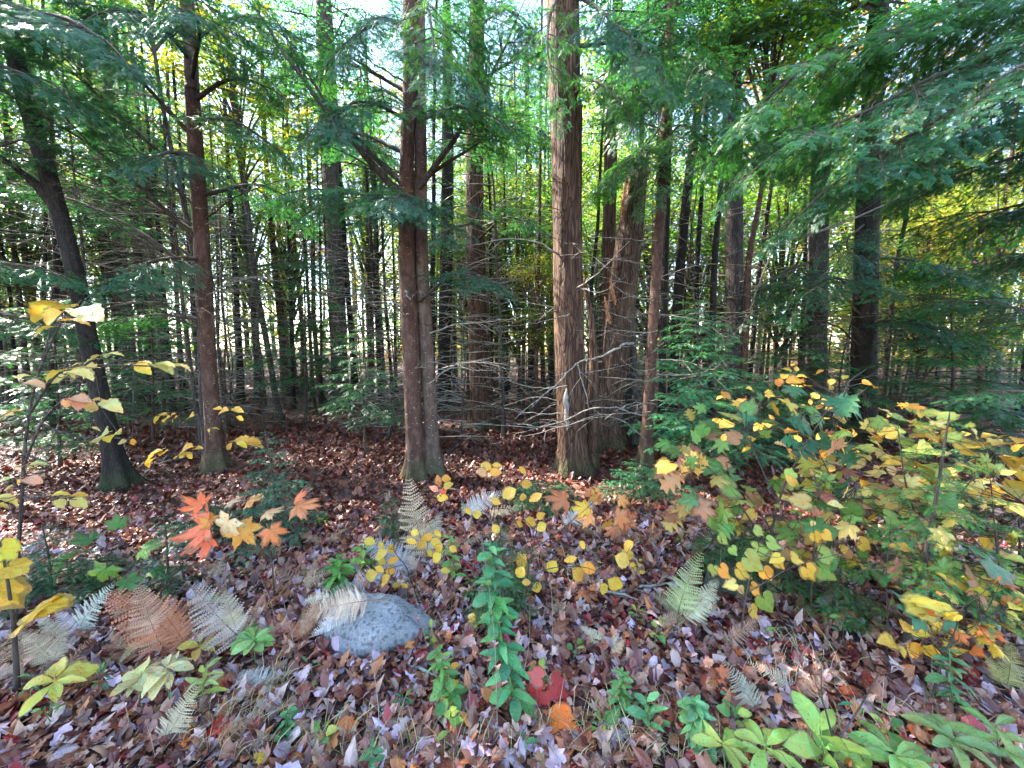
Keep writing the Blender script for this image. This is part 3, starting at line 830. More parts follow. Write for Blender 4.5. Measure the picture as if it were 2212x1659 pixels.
limb('slim', [(1436, 330, 5.2), (1420, 380, 4.7), (1400, 420, 4.4)], .02, 9, .5, .15, (1.3, 1.3, .8))
limb('right1', [(1584, 260, 6.6), (1500, 180, 6.2), (1420, 170, 5.8)], .03, 10, 1.0, .2)
limb('right1', [(1584, 150, 6.6), (1660, 60, 6.0), (1700, 20, 5.6)], .03, 8, 1.0, .3)
limb('right1', [(1586, 400, 6.6), (1660, 350, 6.2), (1760, 330, 5.9)], .03, 9, .9, .25)
limb('right1b', [(1616, 556, 6.2), (1708, 517, 6.0), (1808, 487, 5.8), (1908, 443, 5.6), (2041, 373, 5.4)], .03, 6, .8, .65, mat=M_TWIG)
limb('right2', [(1766, 560, 7.0), (1690, 590, 6.6), (1640, 640, 6.3)], .025, 8, .9, .2, (.8, .95, .8))
limb('right2', [(1770, 430, 7.0), (1850, 400, 6.6), (1950, 420, 6.3)], .025, 8, .9, .2)
limb('right3', [(1868, 640, 6.4), (1800, 600, 6.0), (1740, 640, 5.6)], .025, 8, .9, .2, (.8, .95, .8))
limb('right3', [(1872, 560, 6.4), (1960, 560, 6.2), (2080, 600, 6.0)], .03, 9, .9, .25)
limb('right3', [(1868, 700, 6.4), (1960, 690, 5.8), (2060, 720, 5.4)], .03, 9, .8, .25, (.7, .85, .8))
limb('right3', [(1872, 480, 6.4), (1830, 520, 5.9), (1850, 560, 5.5)], .02, 7, .7, .3, (.7, .85, .8))
limb('curve', [(545, 580, 8.5), (640, 560, 8.2), (700, 590, 8.0)], .02, 6, .8, .3)

# dark limbs slanting up from the reddish hemlock, and more greenery high between the trunks
rl = random.Random(31)
for k in range(13):
    y0 = rl.uniform(330, 720); L = rl.uniform(160, 400); sl = rl.uniform(.45, .95); d = rl.uniform(-1.1, .7)
    dead('pair', [(432, y0, Yl), (432 - L * .5, y0 - L * .5 * sl + rl.uniform(-12, 12), Yl + d * .5), (432 - L, y0 - L * sl + rl.uniform(-25, 45), Yl + d)], rl.uniform(.008, .016), 9, 700 + k, M_TWIGD, .5)
for k in range(6):
    y0 = rl.uniform(150, 420); L = rl.uniform(120, 330)
    dead('twin', [(880, y0, Yt), (880 - L * .5, y0 - L * .3, Yt - .2), (880 - L, y0 - L * rl.uniform(.3, .9), Yt - .4)], rl.uniform(.008, .014), 9, 740 + k, M_TWIGD, .45)
for key, pts, n, bl in [('twin', [(884, 260, Yt), (790, 220, Yt - .5), (700, 260, Yt - .9)], 9, .7), ('twin', [(884, 200, Yt), (760, 140, Yt + .3), (660, 150, Yt + .5)], 9, .8), ('twin', [(905, 260, Yt), (990, 230, Yt - .6), (1060, 250, Yt - .9)], 9, .7),
                        ('mid', [(1028, 300, 7.0), (1100, 260, 6.5), (1160, 280, 6.2)], 8, .9), ('mid', [(1026, 330, 7.0), (960, 300, 6.4), (930, 320, 6.0)], 7, .8), ('mid', [(1030, 60, 7.0), (1090, 20, 6.4), (1130, 40, 6.0)], 9, .9), ('mid', [(1028, 110, 7.0), (970, 60, 6.4), (950, 90, 6.0)], 8, .9),
                        ('back', [(706, 240, 9.5), (640, 200, 9.0), (580, 230, 8.6)], 8, 1.1), ('back', [(706, 330, 9.5), (770, 300, 9.0), (830, 330, 8.6)], 8, 1.1), ('curve', [(500, 190, 8.5), (560, 130, 8.2), (620, 120, 8.0)], 8, .9), ('curve', [(510, 260, 8.5), (450, 230, 8.1), (400, 250, 7.8)], 7, .9),
                        ('big', [(1222, 160, Yb), (1300, 180, Yb - .5), (1350, 240, Yb - .8)], 8, .6), ('pair', [(420, 260, Yl), (500, 260, Yl - .4), (570, 300, Yl - .7)], 8, .65), ('pair', [(415, 90, Yl), (500, 40, Yl - .5), (590, 50, Yl - .8)], 9, .8)]:
    limb(key, pts, .022, n, bl, .2, rl.choice([(.8, 1.0, .8), (.7, .9, .85), (1.0, 1.15, .7)]))

for key, k, z, s, tn in [('pair', 0, 6.0, .6, 0), ('twin', 1, 6.6, .55, 1), ('twin2', 3, 7.0, .5, 2), ('big', 0, 6.6, .7, 2), ('mid', 1, 7.5, .7, 3), ('right1', 2, 6.5, 1.1, 4), ('right2', 0, 6.4, 1.0, 5),
                         ('right3', 2, 6.4, 1.2, 6), ('slim', 3, 5.2, .9, 1), ('back', 0, 8.0, 1.1, 2), ('back2', 1, 5.5, .8, 3), ('edge', 3, 4.2, 1.0, 0), ('edge2', 3, 5.5, .7, 1), ('dark', 3, 6.0, 1.0, 2), ('dark2', 3, 6.2, .9, 5), ('pole', 3, 4.6, .8, 3)]:
    add_crown(key, k, z, s, tn, random.choice(TINTS))
add_crown('lean', 3, 7.2, .55, 0, (.8, .9, .6), True)
add_crown('stem', 3, 5.4, .3, 0, (1.2, 1.0, .6), True)
add_crown('curve', 3, 5.2, .6, 1, (1.3, 1.0, .5), True)
add_crown('right1b', 3, 4.4, .5, 1, (1, 1, .6), True)

# --- bare dead branches
Ys = TREES['slim'][1][0].y
dead('pole', [(1368, 742, Ys - .2), (1347, 745, Ys - .5), (1300, 768, Ys - .7), (1247, 786, Ys - .8), (1190, 840, Ys - .9), (1110, 906, Ys - 1.0)], .016, 4, 1)
dead('pole', [(1247, 786, Ys - .8), (1262, 840, Ys - .82), (1275, 890, Ys - .85)], .007, 2, 2)
dead('slim', [(1400, 900, Ys), (1300, 880, Ys - .5), (1180, 920, Ys - .8), (1010, 915, Ys - .9)], .011, 6, 3)
dead('slim', [(1410, 960, Ys), (1320, 900, Ys - .4), (1200, 925, Ys - .7), (1060, 960, Ys - .8)], .009, 5, 4)
dead('big', [(1226, 640, Yb), (1290, 590, Yb - .5), (1360, 520, Yb - .7)], .010, 5, 5)
dead('big', [(1226, 560, Yb), (1150, 520, Yb - .3), (1070, 520, Yb - .4), (960, 545, Yb - .4)], .014, 5, 6)
dead('twin2', [(925, 830, Yt), (1000, 780, Yt - .1), (1100, 790, Yt - .2)], .010, 6, 7)
dead('twin2', [(928, 720, Yt), (990, 700, Yt - .2), (1090, 690, Yt - .3), (1140, 680, Yt - .3)], .012, 6, 8)
dead('twin', [(890, 700, Yt), (840, 640, Yt - .2), (760, 610, Yt - .3)], .009, 5, 9)
dead('right1b', [(1612, 690, 6.2), (1660, 560, 6.0), (1700, 470, 5.9), (1720, 380, 5.8)], .016, 5, 10)
dead('right3', [(1868, 760, 6.4), (1800, 700, 6.0), (1700, 690, 5.8)], .02, 6, 11, M_TWIGD)
dead('right3', [(1868, 780, 6.4), (1960, 720, 6.0), (2080, 660, 5.8)], .014, 6, 12)
dead('right3', [(1800, 900, 5.6), (1850, 810, 5.8), (1960, 770, 6.0)], .012, 4, 13)
dead('pair', [(436, 480, Yl), (520, 420, Yl - .2), (640, 380, Yl - .3)], .012, 5, 14, M_TWIGD)
dead('pair', [(440, 640, Yl), (540, 600, Yl - .2), (620, 610, Yl - .3)], .008, 5, 15)
dead('pair', [(436, 570, Yl), (340, 560, Yl - .2), (240, 580, Yl - .3), (150, 620, Yl - .3)], .012, 6, 16, M_TWIGD)
ri = 30
for key, n, zl, zh, L in [('big', 12, .5, 3.6, 1.0), ('snag', 10, .5, 2.2, .9), ('slim', 9, .5, 2.6, 1.0), ('pole', 9, .4, 2.4, .9), ('twin', 5, .5, 3.0, .9), ('twin2', 6, .4, 2.6, 1.0), ('mid', 10, .4, 3.5, 1.3), ('pair', 7, .6, 3.4, 1.0),
                          ('back2', 9, .4, 3.2, 1.3), ('dark', 6, .6, 3.5, 1.1), ('right2', 8, .5, 3.5, 1.4), ('right1', 7, .8, 3.5, 1.3), ('right3', 7, .5, 3.2, 1.2), ('curve', 8, .5, 4.0, 1.0), ('back', 8, .5, 5.0, 1.5), ('stem', 4, .6, 2.6, .7), ('lean', 5, .6, 3.2, .9)]:
    for j in range(n):
        ri += 1
        az = random.choice([random.uniform(60, 130), random.uniform(-130, -60), random.uniform(120, 240)])
        dead_auto(key, random.uniform(zl, zh), R(az), L * random.uniform(.45, 1.1), random.uniform(.004, .009), ri, random.choice([M_TWIG, M_TWIG, M_TWIGD]), random.uniform(-.15, .3))

# ---------------------------------------------------------------- the deeper wood: copies
def pole_mesh(seed, H, r, mat, twigs, tmat=None):
    rng = np.random.default_rng(seed); mb = MB()
    z = np.linspace(-.1, H, 9); b = rng.normal(0, .05, (9, 2)).cumsum(0) * .5; b[0] = 0
    P = np.column_stack([b, z]); rad = np.interp(z, [-.1, .2, H], [r * 1.4, r, r * .35])
    tube_into(mb, P, rad, 10, 40, 0, None, bark_disp(.06, 4, 2.5, .2, 4, seed))
    C, rr = resample(P, rad, 60)
    for j in range(twigs):
        i = rng.integers(3, 52); a = rng.uniform(0, 2 * math.pi); L = rng.uniform(.3, 1.1)
        d = np.array([math.cos(a), math.sin(a), rng.uniform(-.1, .35)])
        q = [C[i], C[i] + d * L * .5, C[i] + d * L + (0, 0, -.1 * L) + rng.normal(0, .05, 3)]
        tube_into(mb, q, [.008, .006, .002], 3, 4, 1)
        tube_into(mb, [q[1], q[1] + (d + rng.normal(0, .5, 3)) * L * .4], [.004, .0015], 3, 2, 1)
    return mb.mesh('trunk', [mat, tmat or M_TWIGD], True)
POLES = [pole_mesh(700, 11, .09, M_GREY, 85, M_TWIG), pole_mesh(701, 12, .12, M_DARK, 80), pole_mesh(702, 10, .07, M_RED, 80, M_TWIG), pole_mesh(703, 13, .16, M_GREY, 30), pole_mesh(704, 12, .13, M_SHAG, 30)]
THIN = [pole_mesh(720, 6.5, .030, M_GREY, 75, M_TWIG), pole_mesh(721, 7.5, .042, M_DARK, 80), pole_mesh(722, 5.0, .022, M_RED, 70, M_TWIG), pole_mesh(723, 3.6, .016, M_GREY, 60, M_TWIG), pole_mesh(724, 8.0, .055, M_DARK, 80, M_TWIG)]
LSTEM = [pole_mesh(710, 14, .15, M_GREY, 14), pole_mesh(711, 15, .20, M_DARK, 14)]

def wood_tree(name, label, group, x, y, trunk, crown, zc, sc, leafy_=False, tint=(1, 1, 1), tw=1.0, lean=0.0):
    b = Vector((x, y, gz(x, y)))
    root = thing(name, label, 'tree', b, group)
    root.rotation_euler = (random.uniform(-.02, .02), lean, random.uniform(0, 6.28))
    t = obj('trunk', trunk, root); t.scale = (tw, tw, 1)
    if crown is not None:
        c = obj('crown', crown, root); c.location = (0, 0, zc); c.scale = (sc,) * 3; c.color = (*tint, 1); c['kind'] = 'stuff'
    return root
for (px, py, w, k) in [(22, 905, 24, 1), (66, 892, 18, 0), (105, 885, 13, 2), (182, 880, 26, 3), (300, 885, 14, 0), (330, 880, 20, 1), (372, 895, 17, 0), (395, 890, 10, 2), (520, 868, 15, 1), (561, 862, 17, 0), (620, 858, 18, 4), (652, 862, 10, 2), (676, 856, 9, 0), (697, 872, 12, 2),
                       (770, 862, 14, 1), (800, 855, 11, 2), (832, 862, 10, 0), (985, 850, 10, 0), (1072, 862, 9, 2), (1092, 845, 16, 1), (1128, 850, 9, 0), (1152, 842, 18, 1), (1175, 850, 10, 2), (1300, 845, 14, 1), (1480, 850, 9, 0), (1520, 845, 12, 1), (1640, 852, 10, 2), (1690, 850, 12, 0), (1725, 846, 9, 1),
                       (1935, 860, 11, 2), (1985, 850, 14, 0), (2020, 855, 10, 1), (2080, 850, 12, 3), (2150, 860, 13, 0), (250, 870, 10, 2), (140, 872, 10, 0), (470, 870, 10, 1), (905, 856, 12, 0)]:
    b = gpt(px, py); r = .5 * w * pxsize(b) * math.cos(math.atan2(abs(b.x), b.y))
    base_r = [.09, .12, .07, .16, .13][k]
    tall = random.uniform(3.2, 6.0)
    wood_tree('pole_tree', ['thin grey pole of a tree standing deep in the wood', 'thin dark pole of a tree standing deep in the wood', 'thin reddish pole of a tree standing deep in the wood', 'stout grey trunk standing deep in the wood', 'shaggy brown pole of a tree standing deep in the wood'][k], 'pole trees deep in the wood', b.x, b.y, POLES[k], CROWN[random.choice([1, 3])], tall, random.uniform(.55, .85), tint=random.choice(TINTS), tw=r / base_r, lean=random.uniform(-.03, .03))
rp = random.Random(9)
for k in range(120):
    Y = rp.uniform(5.9, 15); x = rp.uniform(-1.35, 1.35) * Y; j = rp.choice([0, 1, 2, 3, 4])
    wood_tree('bare_pole_tree', ['thin grey half dead pole bristling with bare twigs', 'thin blackish half dead pole bristling with bare twigs', 'thin reddish half dead sapling bristling with bare twigs', 'short wiry dead sapling bristling with pale twigs', 'dark half dead pole bristling with pale twigs'][j], 'half dead pole trees bristling with twigs', x, Y, THIN[j], CROWN[3] if j in (1, 4) and rp.random() < .5 else None, rp.uniform(4.5, 6.0), rp.uniform(.3, .5), tint=TINTS[k % 5], tw=1.0, lean=rp.uniform(-.08, .08))
# young hemlocks filling the middle distance
taken = []
def far_enough(x, y, dmin):
    for a, b in taken:
        if (a - x) ** 2 + (b - y) ** 2 < dmin * dmin: return False
    taken.append((x, y)); return True
cnt = 0
while cnt < 15:
    y = random.uniform(8.5, 27); x = random.uniform(-1.55, 1.55) * y
    if not far_enough(x, y, 1.5): continue
    k = random.choice([0, 1, 2, 2, 3, 3])
    low = random.uniform(.5, 2.2) if k != 3 else random.uniform(.2, .7)
    wood_tree('hemlock', ['tall broad hemlock in the shade of the deeper wood', 'tall narrow hemlock in the shade of the deeper wood', 'wide spreading hemlock in the shade of the deeper wood', 'small conical hemlock in the shade of the deeper wood'][k], 'hemlocks filling the middle of the wood', x, y, POLES[random.choice([0, 1, 4])], CROWN[k], low, random.uniform(.7, 1.15), tint=random.choice(TINTS))
    cnt += 1
taken.clear(); cnt = 0
while cnt < 38:
    y = random.uniform(14, 44); x = random.uniform(-1.5, 1.5) * y
    if not far_enough(x, y, 2.8): continue
    k = random.choice([0, 1, 0, 1, 2, 3]) 
    if x / y > .5 and random.random() < .5: k = random.choice([2, 3])
    zc = random.uniform(2.5, 6.5) if k != 3 else random.uniform(.6, 2.0)
    t = random.uniform(.8, 1.25)
    wood_tree('broadleaf_tree', ['tall sunlit yellow green broadleaf tree glowing behind the conifers', 'sunlit green broadleaf tree with a rounded crown behind the conifers', 'orange and gold broadleaf tree glowing behind the conifers', 'low bushy yellow green broadleaf tree behind the conifers'][k], 'broadleaf trees at the back of the wood', x, y, random.choice(LSTEM), LCROWN[k], zc, random.uniform(.85, 1.35), True, (t, t * random.uniform(.9, 1.05), t))
    cnt += 1

# light green and golden understorey trees in the gaps
for (px, Y, k, zc, sc, t) in [(1120, 10.5, 4, 1.9, .9, (1, 1, 1)), (1290, 11.5, 4, 1.6, 1.0, (.9, 1.05, 1)), (1400, 10.0, 4, 2.2, .95, (.9, 1.1, .9)), (1490, 10.5, 4, 1.7, 1.0, (.95, 1.1, .9)), (1330, 13, 4, 3.0, 1.1, (1, 1, 1)), (1560, 12, 4, 2.5, 1.1, (1, 1.05, .9)), (1680, 9.5, 4, 2.0, .9, (.9, 1.05, 1)),
                              (1990, 9.0, 5, 1.4, .8, (1.1, 1, .8)), (2120, 7.5, 5, 1.3, .75, (1.1, .95, .7)), (2060, 11, 4, 1.8, 1.1, (1.2, 1.1, .7)), (1930, 11.5, 4, 2.2, 1.0, (1.1, 1.05, .8)), (640, 12.5, 5, 2.6, .8, (1, .95, .8)), (560, 14, 4, 3.4, 1.1, (1.1, 1, .7)), (270, 13, 4, 2.6, 1.1, (1, 1, .8)), (90, 10, 4, 2.3, .9, (1.1, 1, .7)),
                              (1070, 13, 5, 3.0, .9, (1, 1, .8)), (1010, 11.5, 4, 2.4, .8, (1, 1, 1)), (800, 14, 4, 3.2, 1.1, (1, 1, .8)), (1220, 15, 4, 4.2, 1.3, (.9, 1.05, 1)), (450, 15, 4, 3.6, 1.2, (1.1, 1, .8)), (1840, 13, 4, 3.4, 1.2, (.9, 1.05, 1)), (1160, 7.6, 5, 1.5, .42, (1, .9, .7))]:
    p = at(px, 800, Y)
    wood_tree('understorey_tree', 'slender light green sapling tree catching the sun in a gap' if k == 4 else 'slender golden leaved sapling tree catching the sun in a gap', 'sunlit understorey trees', p.x, Y, POLES[2], LCROWN[k], zc, sc, True, t, .6)
# low young hemlocks and brush that close the view between the trunks
taken.clear(); cnt = 0
while cnt < 30:
    y = random.uniform(8.0, 20); x = random.uniform(-1.5, 1.5) * y
    if -.13 * y < x < .22 * y and y < 11: continue
    if not far_enough(x, y, 1.2): continue
    wood_tree('young_hemlock', 'low bushy hemlock sapling feathered to the ground among the poles', 'low hemlock saplings under the wood', x, y, POLES[2], CROWN[3], random.uniform(.15, .4), random.uniform(.45, .75), tint=random.choice(TINTS), tw=.5)
    cnt += 1
# the wood goes on beside the view: hemlocks added there to shade the clearing
for (x, y) in [(-11.5, 8.5), (-14, 5), (-10.5, 10.5), (-12.5, 2.5), (6.2, 3.0)]:
    k = random.choice([0, 1, 2])
    wood_tree('shade_hemlock', 'tall hemlock added for shade at the edge of the clearing, boughs from head height up', 'tall hemlocks added to shade the clearing', x, y, random.choice(POLES[3:]), CROWN[k], random.uniform(2.0, 3.4), random.uniform(1.05, 1.35), tint=random.choice(TINTS))
for (x, y, k, sc) in [(-7.6, 3.2, 3, .8), (-9.5, 5.0, 0, .75), (-8.4, 1.2, 3, .8), (-11, 3.4, 1, .8)]:  # unseen sparse trees added beside the view to break sunlight into flecks
    wood_tree('dapple_tree', 'unseen half bare yellow leaved tree added to dapple the sunlight', 'unseen half bare trees added for dappled light', x, y, random.choice(LSTEM), LCROWN[k], random.uniform(3.5, 5.0), sc, True, (1, 1, .9), .7)
# a far-off wood closes the view: nobody could count its trees
def distant_wood():
    rng = np.random.default_rng(77); mb = MB()
    n = 46000
    y = 36 + 30 * rng.uniform(0, 1, n) ** .9; x = rng.uniform(-1.55, 1.55, n) * y
    z = rng.uniform(0, 1, n) ** 1.15 * 15 - .2
    m2 = 12000; y2 = rng.uniform(24, 44, m2); x2 = rng.uniform(-1.5, 1.5, m2) * y2
    y = np.r_[y, y2]; x = np.r_[x, x2]; z = np.r_[z, rng.uniform(-.1, 4.2, m2)]; lowz = np.r_[np.zeros(n, bool), np.ones(m2, bool)]; n += m2
    keep = lowz | (vnoise(np.stack([x * .35, y * .2, z * .45], 1), 31) > .34)
    P = np.stack([x, y, z], 1)[keep]; n = len(P)
    az = rng.uniform(0, 2 * math.pi, n)
    d = np.stack([np.cos(az), np.sin(az), rng.normal(-.2, .3, n)], 1)
    q = np.cross(d, np.stack([rng.normal(0, .5, n), rng.normal(0, .5, n), np.ones(n)], 1))
    L = rng.uniform(.25, .6, n)[:, None]
    V = np.stack([P, P + d * L * .5 + q * L * .35, P + d * L, P + d * L * .5 - q * L * .35], 1).reshape(-1, 3)
    i = np.arange(n) * 4
    F = np.concatenate([np.stack([i, i + 1, i + 2], 1), np.stack([i, i + 2, i + 3], 1)])
    pal = np.array([(.16, .25, .05), (.24, .28, .04), (.07, .16, .06), (.05, .12, .06), (.36, .28, .05), (.42, .22, .06)])
    g = (vnoise(np.stack([P[:, 0] * .12, P[:, 1] * .1, P[:, 2] * .15], 1), 41) * .5 + .5) * 6
    C = pal[np.clip((g + rng.normal(0, .7, n)).astype(int), 0, 5)] * rng.uniform(.6, 1.3, (n, 1))
    mb.add(V, F, 0, np.repeat(np.clip(C, 0, 1), 4, 0))
    for k in range(130):
        yy = rng.uniform(34, 62); xx = rng.uniform(-1.5, 1.5) * yy; r = rng.uniform(.1, .25)
        tube_into(mb, [(xx, yy, -.5), (xx + rng.normal(0, .3), yy, 8), (xx + rng.normal(0, .5), yy, 16)], [r * 1.2, r * .8, r * .3], 5, 5, 1)
    o = obj('distant_wood', mb.mesh('distant_wood', [M_FAR, M_TWIGD]))
    tag(o, 'far off mass of green and yellow woodland closing the view', 'woodland', None, 'stuff')
distant_wood()
# ---------------------------------------------------------------- leaf shapes (one unit long along +Y, flat side up)
def leaf_stations(ys, ws, fwd, seed, fold=.24, bend=.42, pet=.22):
    rng = np.random.default_rng(seed); mb = MB()
    n = len(ys); V = []
    tw = rng.uniform(-1.0, 1.0); b = bend * rng.uniform(.3, 1.5); sk = rng.uniform(-.12, .12)
    for y, w, f in zip(ys, ws, fwd):
        z0 = -b * (y - .25) ** 2 + .02 * rng.normal(); xo = sk * y * y
        a = tw * (y - .3)
        for s in (-1, -.5, 0, .5, 1):
            x = s * w; z = abs(s) * w * fold + z0 + x * math.sin(a) + (.012 * rng.normal() if abs(s) == 1 else 0)
            V.append((x + xo, y + f * abs(s), z))
    F = []
    for i in range(n - 1):
        for j in range(4):
            p = i * 5 + j; F += [(p, p + 1, p + 6), (p, p + 6, p + 5)]
    E = np.ones((n * 5, 3)); E[0::5] = 0; E[4::5] = 0; E[-5:] = 0
    mb.add(V, F, 0, E)
    tube_into(mb, [(0, -pet, -.03), (0, -pet * .4, 0), (0, .03, .0)], [.011, .010, .008], 4, 3)
    return mb
def leaf_polar(prof, seed, curl=.34, pet=.4):
    rng = np.random.default_rng(seed); mb = MB()
    A = [a for a, r in prof]; Rr = [r for a, r in prof]
    pts = [(-a, r) for a, r in reversed(prof) if a > 0] + list(prof)
    n = len(pts); V = [(0, .0, 0)]
    a_, b_, c_ = rng.normal(0, curl, 3); ph = rng.uniform(0, 6.28)
    def zf(x, y, rr): return a_ * x * x + b_ * (y - .2) ** 2 - abs(b_) * .1 + c_ * x * y * .8 + .05 * math.sin(5 * x + ph) * rr - .10 * rr * rr
    for k in (.5, 1.0):
        for an, r in pts:
            t = R(an) + rng.normal(0, .015) * k; rr = r * k * rng.uniform(.95, 1.05)
            x, y = math.sin(t) * rr, math.cos(t) * rr
            ridge = .035 * math.cos(R(an) * 360 / 45.0) * k
            V.append((x, y, zf(x, y, rr) + ridge))
    F = []
    for i in range(n - 1):
        F.append((0, 1 + i + 1, 1 + i))
        p, q = 1 + i, 1 + n + i
        F += [(p, p + 1, q + 1), (p, q + 1, q)]
    E = np.ones((1 + 2 * n, 3)); E[1 + n:] = 0
    mb.add(V, F, 0, E)
    tube_into(mb, [(0, -pet, -.05), (.02, -pet * .5, -.01), (0, .02, 0)], [.012, .010, .009], 4, 3)
    return mb
def shape_ovate(s, wide=.36):
    ys = np.linspace(0, 1, 11)
    ws = wide * np.sin(np.pi * ys ** .82) ** .85; ws[-1] = .004; ws[0] = .02
    ws[1:-1] *= 1 + .05 * (-1.0) ** np.arange(9)
    return leaf_stations(ys, ws, np.where(np.arange(11) % 2, .03, 0), s)
def shape_lance(s):
    ys = np.linspace(0, 1, 8); ws = .125 * np.sin(np.pi * ys ** .75) ** .8; ws[-1] = .003; ws[0] = .012
    return leaf_stations(ys, ws, np.zeros(8), s, .3, .45, .05)
def shape_oblong(s):
    ys = np.linspace(0, 1, 9); ws = .21 * np.sin(np.pi * ys ** 1.15) ** .8; ws[-1] = .004; ws[0] = .015
    return leaf_stations(ys, ws, np.where(np.arange(9) % 2, .02, 0), s, .25, .4, .08)
def shape_oak(s):
    ys = [0, .1, .2, .27, .38, .46, .60, .67, .80, .86, 1.0]; ws = [.02, .07, .26, .09, .38, .12, .42, .13, .27, .08, .004]
    fw = [0, 0, .06, .02, .08, .02, .10, .02, .08, .02, 0]
    return leaf_stations(ys, ws, fw, s, .15, .3, .2)
MAPLE = [(0, 1), (5, .86), (9, .80), (13, .84), (17, .64), (23, .47), (29, .60), (35, .74), (40, .72), (45, .92), (50, .72), (57, .70), (63, .52), (74, .40), (86, .48), (98, .52), (104, .60), (112, .44), (128, .36), (150, .28), (174, .08)]
GOOSE = [(0, 1), (7, .88), (14, .80), (21, .72), (27, .72), (33, .80), (38, .74), (46, .68), (60, .64), (74, .62), (90, .60), (108, .55), (126, .52), (145, .46), (162, .34), (176, .10)]
HEART = [(0, 1), (6, .88), (14, .77), (25, .68), (40, .62), (58, .57), (78, .53), (100, .50), (122, .46), (142, .42), (160, .32), (176, .08)]
LEAVES = {
    'ovate': [shape_ovate(10 + k, (.30, .36, .33, .40, .28, .37)[k]) for k in range(6)], 'round': [shape_ovate(20 + k, .43) for k in range(4)], 'lance': [shape_lance(30 + k) for k in range(3)],
    'oblong': [shape_oblong(40 + k) for k in range(3)], 'oak': [shape_oak(50 + k) for k in range(3)], 'maple': [leaf_polar(MAPLE, 60 + k) for k in range(5)],
    'goose': [leaf_polar(GOOSE, 70 + k, .16) for k in range(4)], 'heart': [leaf_polar(HEART, 80 + k, .16, .3) for k in range(4)]}
LMESH = {k: [m.mesh('leaf', M_LEAF, True) for m in v] for k, v in LEAVES.items()}

YEL = [(.66, .48, .07), (.72, .55, .10), (.60, .50, .09), (.68, .40, .06)]
PALE = [(.62, .60, .20), (.66, .58, .22), (.55, .58, .22)]
PINK = [(.68, .40, .27), (.70, .45, .25)]
ORNG = [(.62, .22, .05), (.60, .28, .07), (.66, .16, .07)]
GRN = [(.10, .28, .06), (.14, .34, .07), (.18, .36, .08), (.08, .24, .08)]
TEAL = [(.035, .20, .10), (.05, .25, .12), (.04, .17, .09)]
BRN = [(.30, .13, .08), (.36, .17, .11), (.26, .10, .07)]
LIME = [(.30, .48, .10), (.26, .42, .10), (.38, .50, .12)]
def jit(c, a=.2):
    f = random.uniform(1 - a, 1 + a)
    return tuple(min(.9, max(.01, k * f * random.uniform(1 - a * .5, 1 + a * .5))) for k in c)
def add_leaf(root, shape, p0, p1, nh, col, wide=1.0, name='leaf'):
    o = obj(name, random.choice(LMESH[shape]))
    put(o, root, frame(p0, p1, nh, None, wide))
    o.color = (*jit(col), 1)
    return o
def leafpx(root, shape, x0, y0, x1, y1, Y, col, wide=1.0, face=.5, dY=0.0):
    if shape in ('maple', 'goose', 'heart'):           # the blade of these reaches back behind the stalk
        k = {'maple': .30, 'goose': .26, 'heart': .2}[shape]
        x0, y0 = x0 + (x1 - x0) * k, y0 + (y1 - y0) * k
    p0 = at(x0, y0, Y); p1 = at(x1, y1, Y + dY)
    c = (Vector((0, 0, CAM_H)) - p0).normalized()
    nh = Vector((0, 0, 1)) * (1 - face) + c * face + Vector((random.uniform(-.25, .25), random.uniform(-.2, .2), random.uniform(-.1, .1)))
    return add_leaf(root, shape, p0, p1, nh, col, wide)
def stem_mesh(root, pts, r0, r1, mat=None, name='stem', extra=None):
    P = [Vector(p) for p in pts]
    mb = MB(); tube_into(mb, P, np.linspace(r0, r1, len(P)), 6, max(6, len(P) * 4))
    if extra:
        for a, b, r in extra:
            m_ = (Vector(a) + Vector(b)) / 2 + Vector((0, 0, .02))
            tube_into(mb, [a, m_, b], [r, r * .8, r * .5], 4, 5)
    return obj(name, mb.mesh(name, mat or M_TWIGD, True, root.location), root)

def shrub(name, label, cat, base, stems, Y, group=None, r0=.007, mat=None):
    """base: picture point on the ground; stems: picture polylines at depth Y"""
    b = gpt(*base) if Y is None else Vector((at(base[0], base[1], Y).x, Y, gz(at(base[0], base[1], Y).x, Y)))
    root = thing(name, label, cat, b, group)
    nodes = []
    for k, st in enumerate(stems):
        P = [at(x, y, (b.y if len(q) == 0 else b.y + q[0] - st[0][2])) for (x, y, *q) in st]
        if k == 0: P = [b - Vector((0, 0, .05))] + P
        stem_mesh(root, P, r0 if k == 0 else r0 * .6, r0 * .25, mat)
        C, _ = resample(P, np.ones(len(P)), 24)
        nodes += [Vector(c) for c in C[4:]]
    return root, nodes, b
def twigs_to(root, nodes, leaves, mat=None, r=.0025):
    ex = []
    for o in leaves:
        p = o.matrix_basis.translation + Vector(root.location)
        q = min(nodes, key=lambda n: (n - p).length)
        if (q - p).length > .02: ex.append((q, p, r))
    if not ex: return
    mb = MB()
    for a, b, rr in ex:
        m_ = (a + b) / 2 + Vector((0, 0, -.012))
        tube_into(mb, [a, m_, b], [rr, rr * .8, rr * .5], 4, 5)
    obj('twigs', mb.mesh('twigs', mat or M_TWIGD, True, root.location), root)['kind'] = 'stuff'

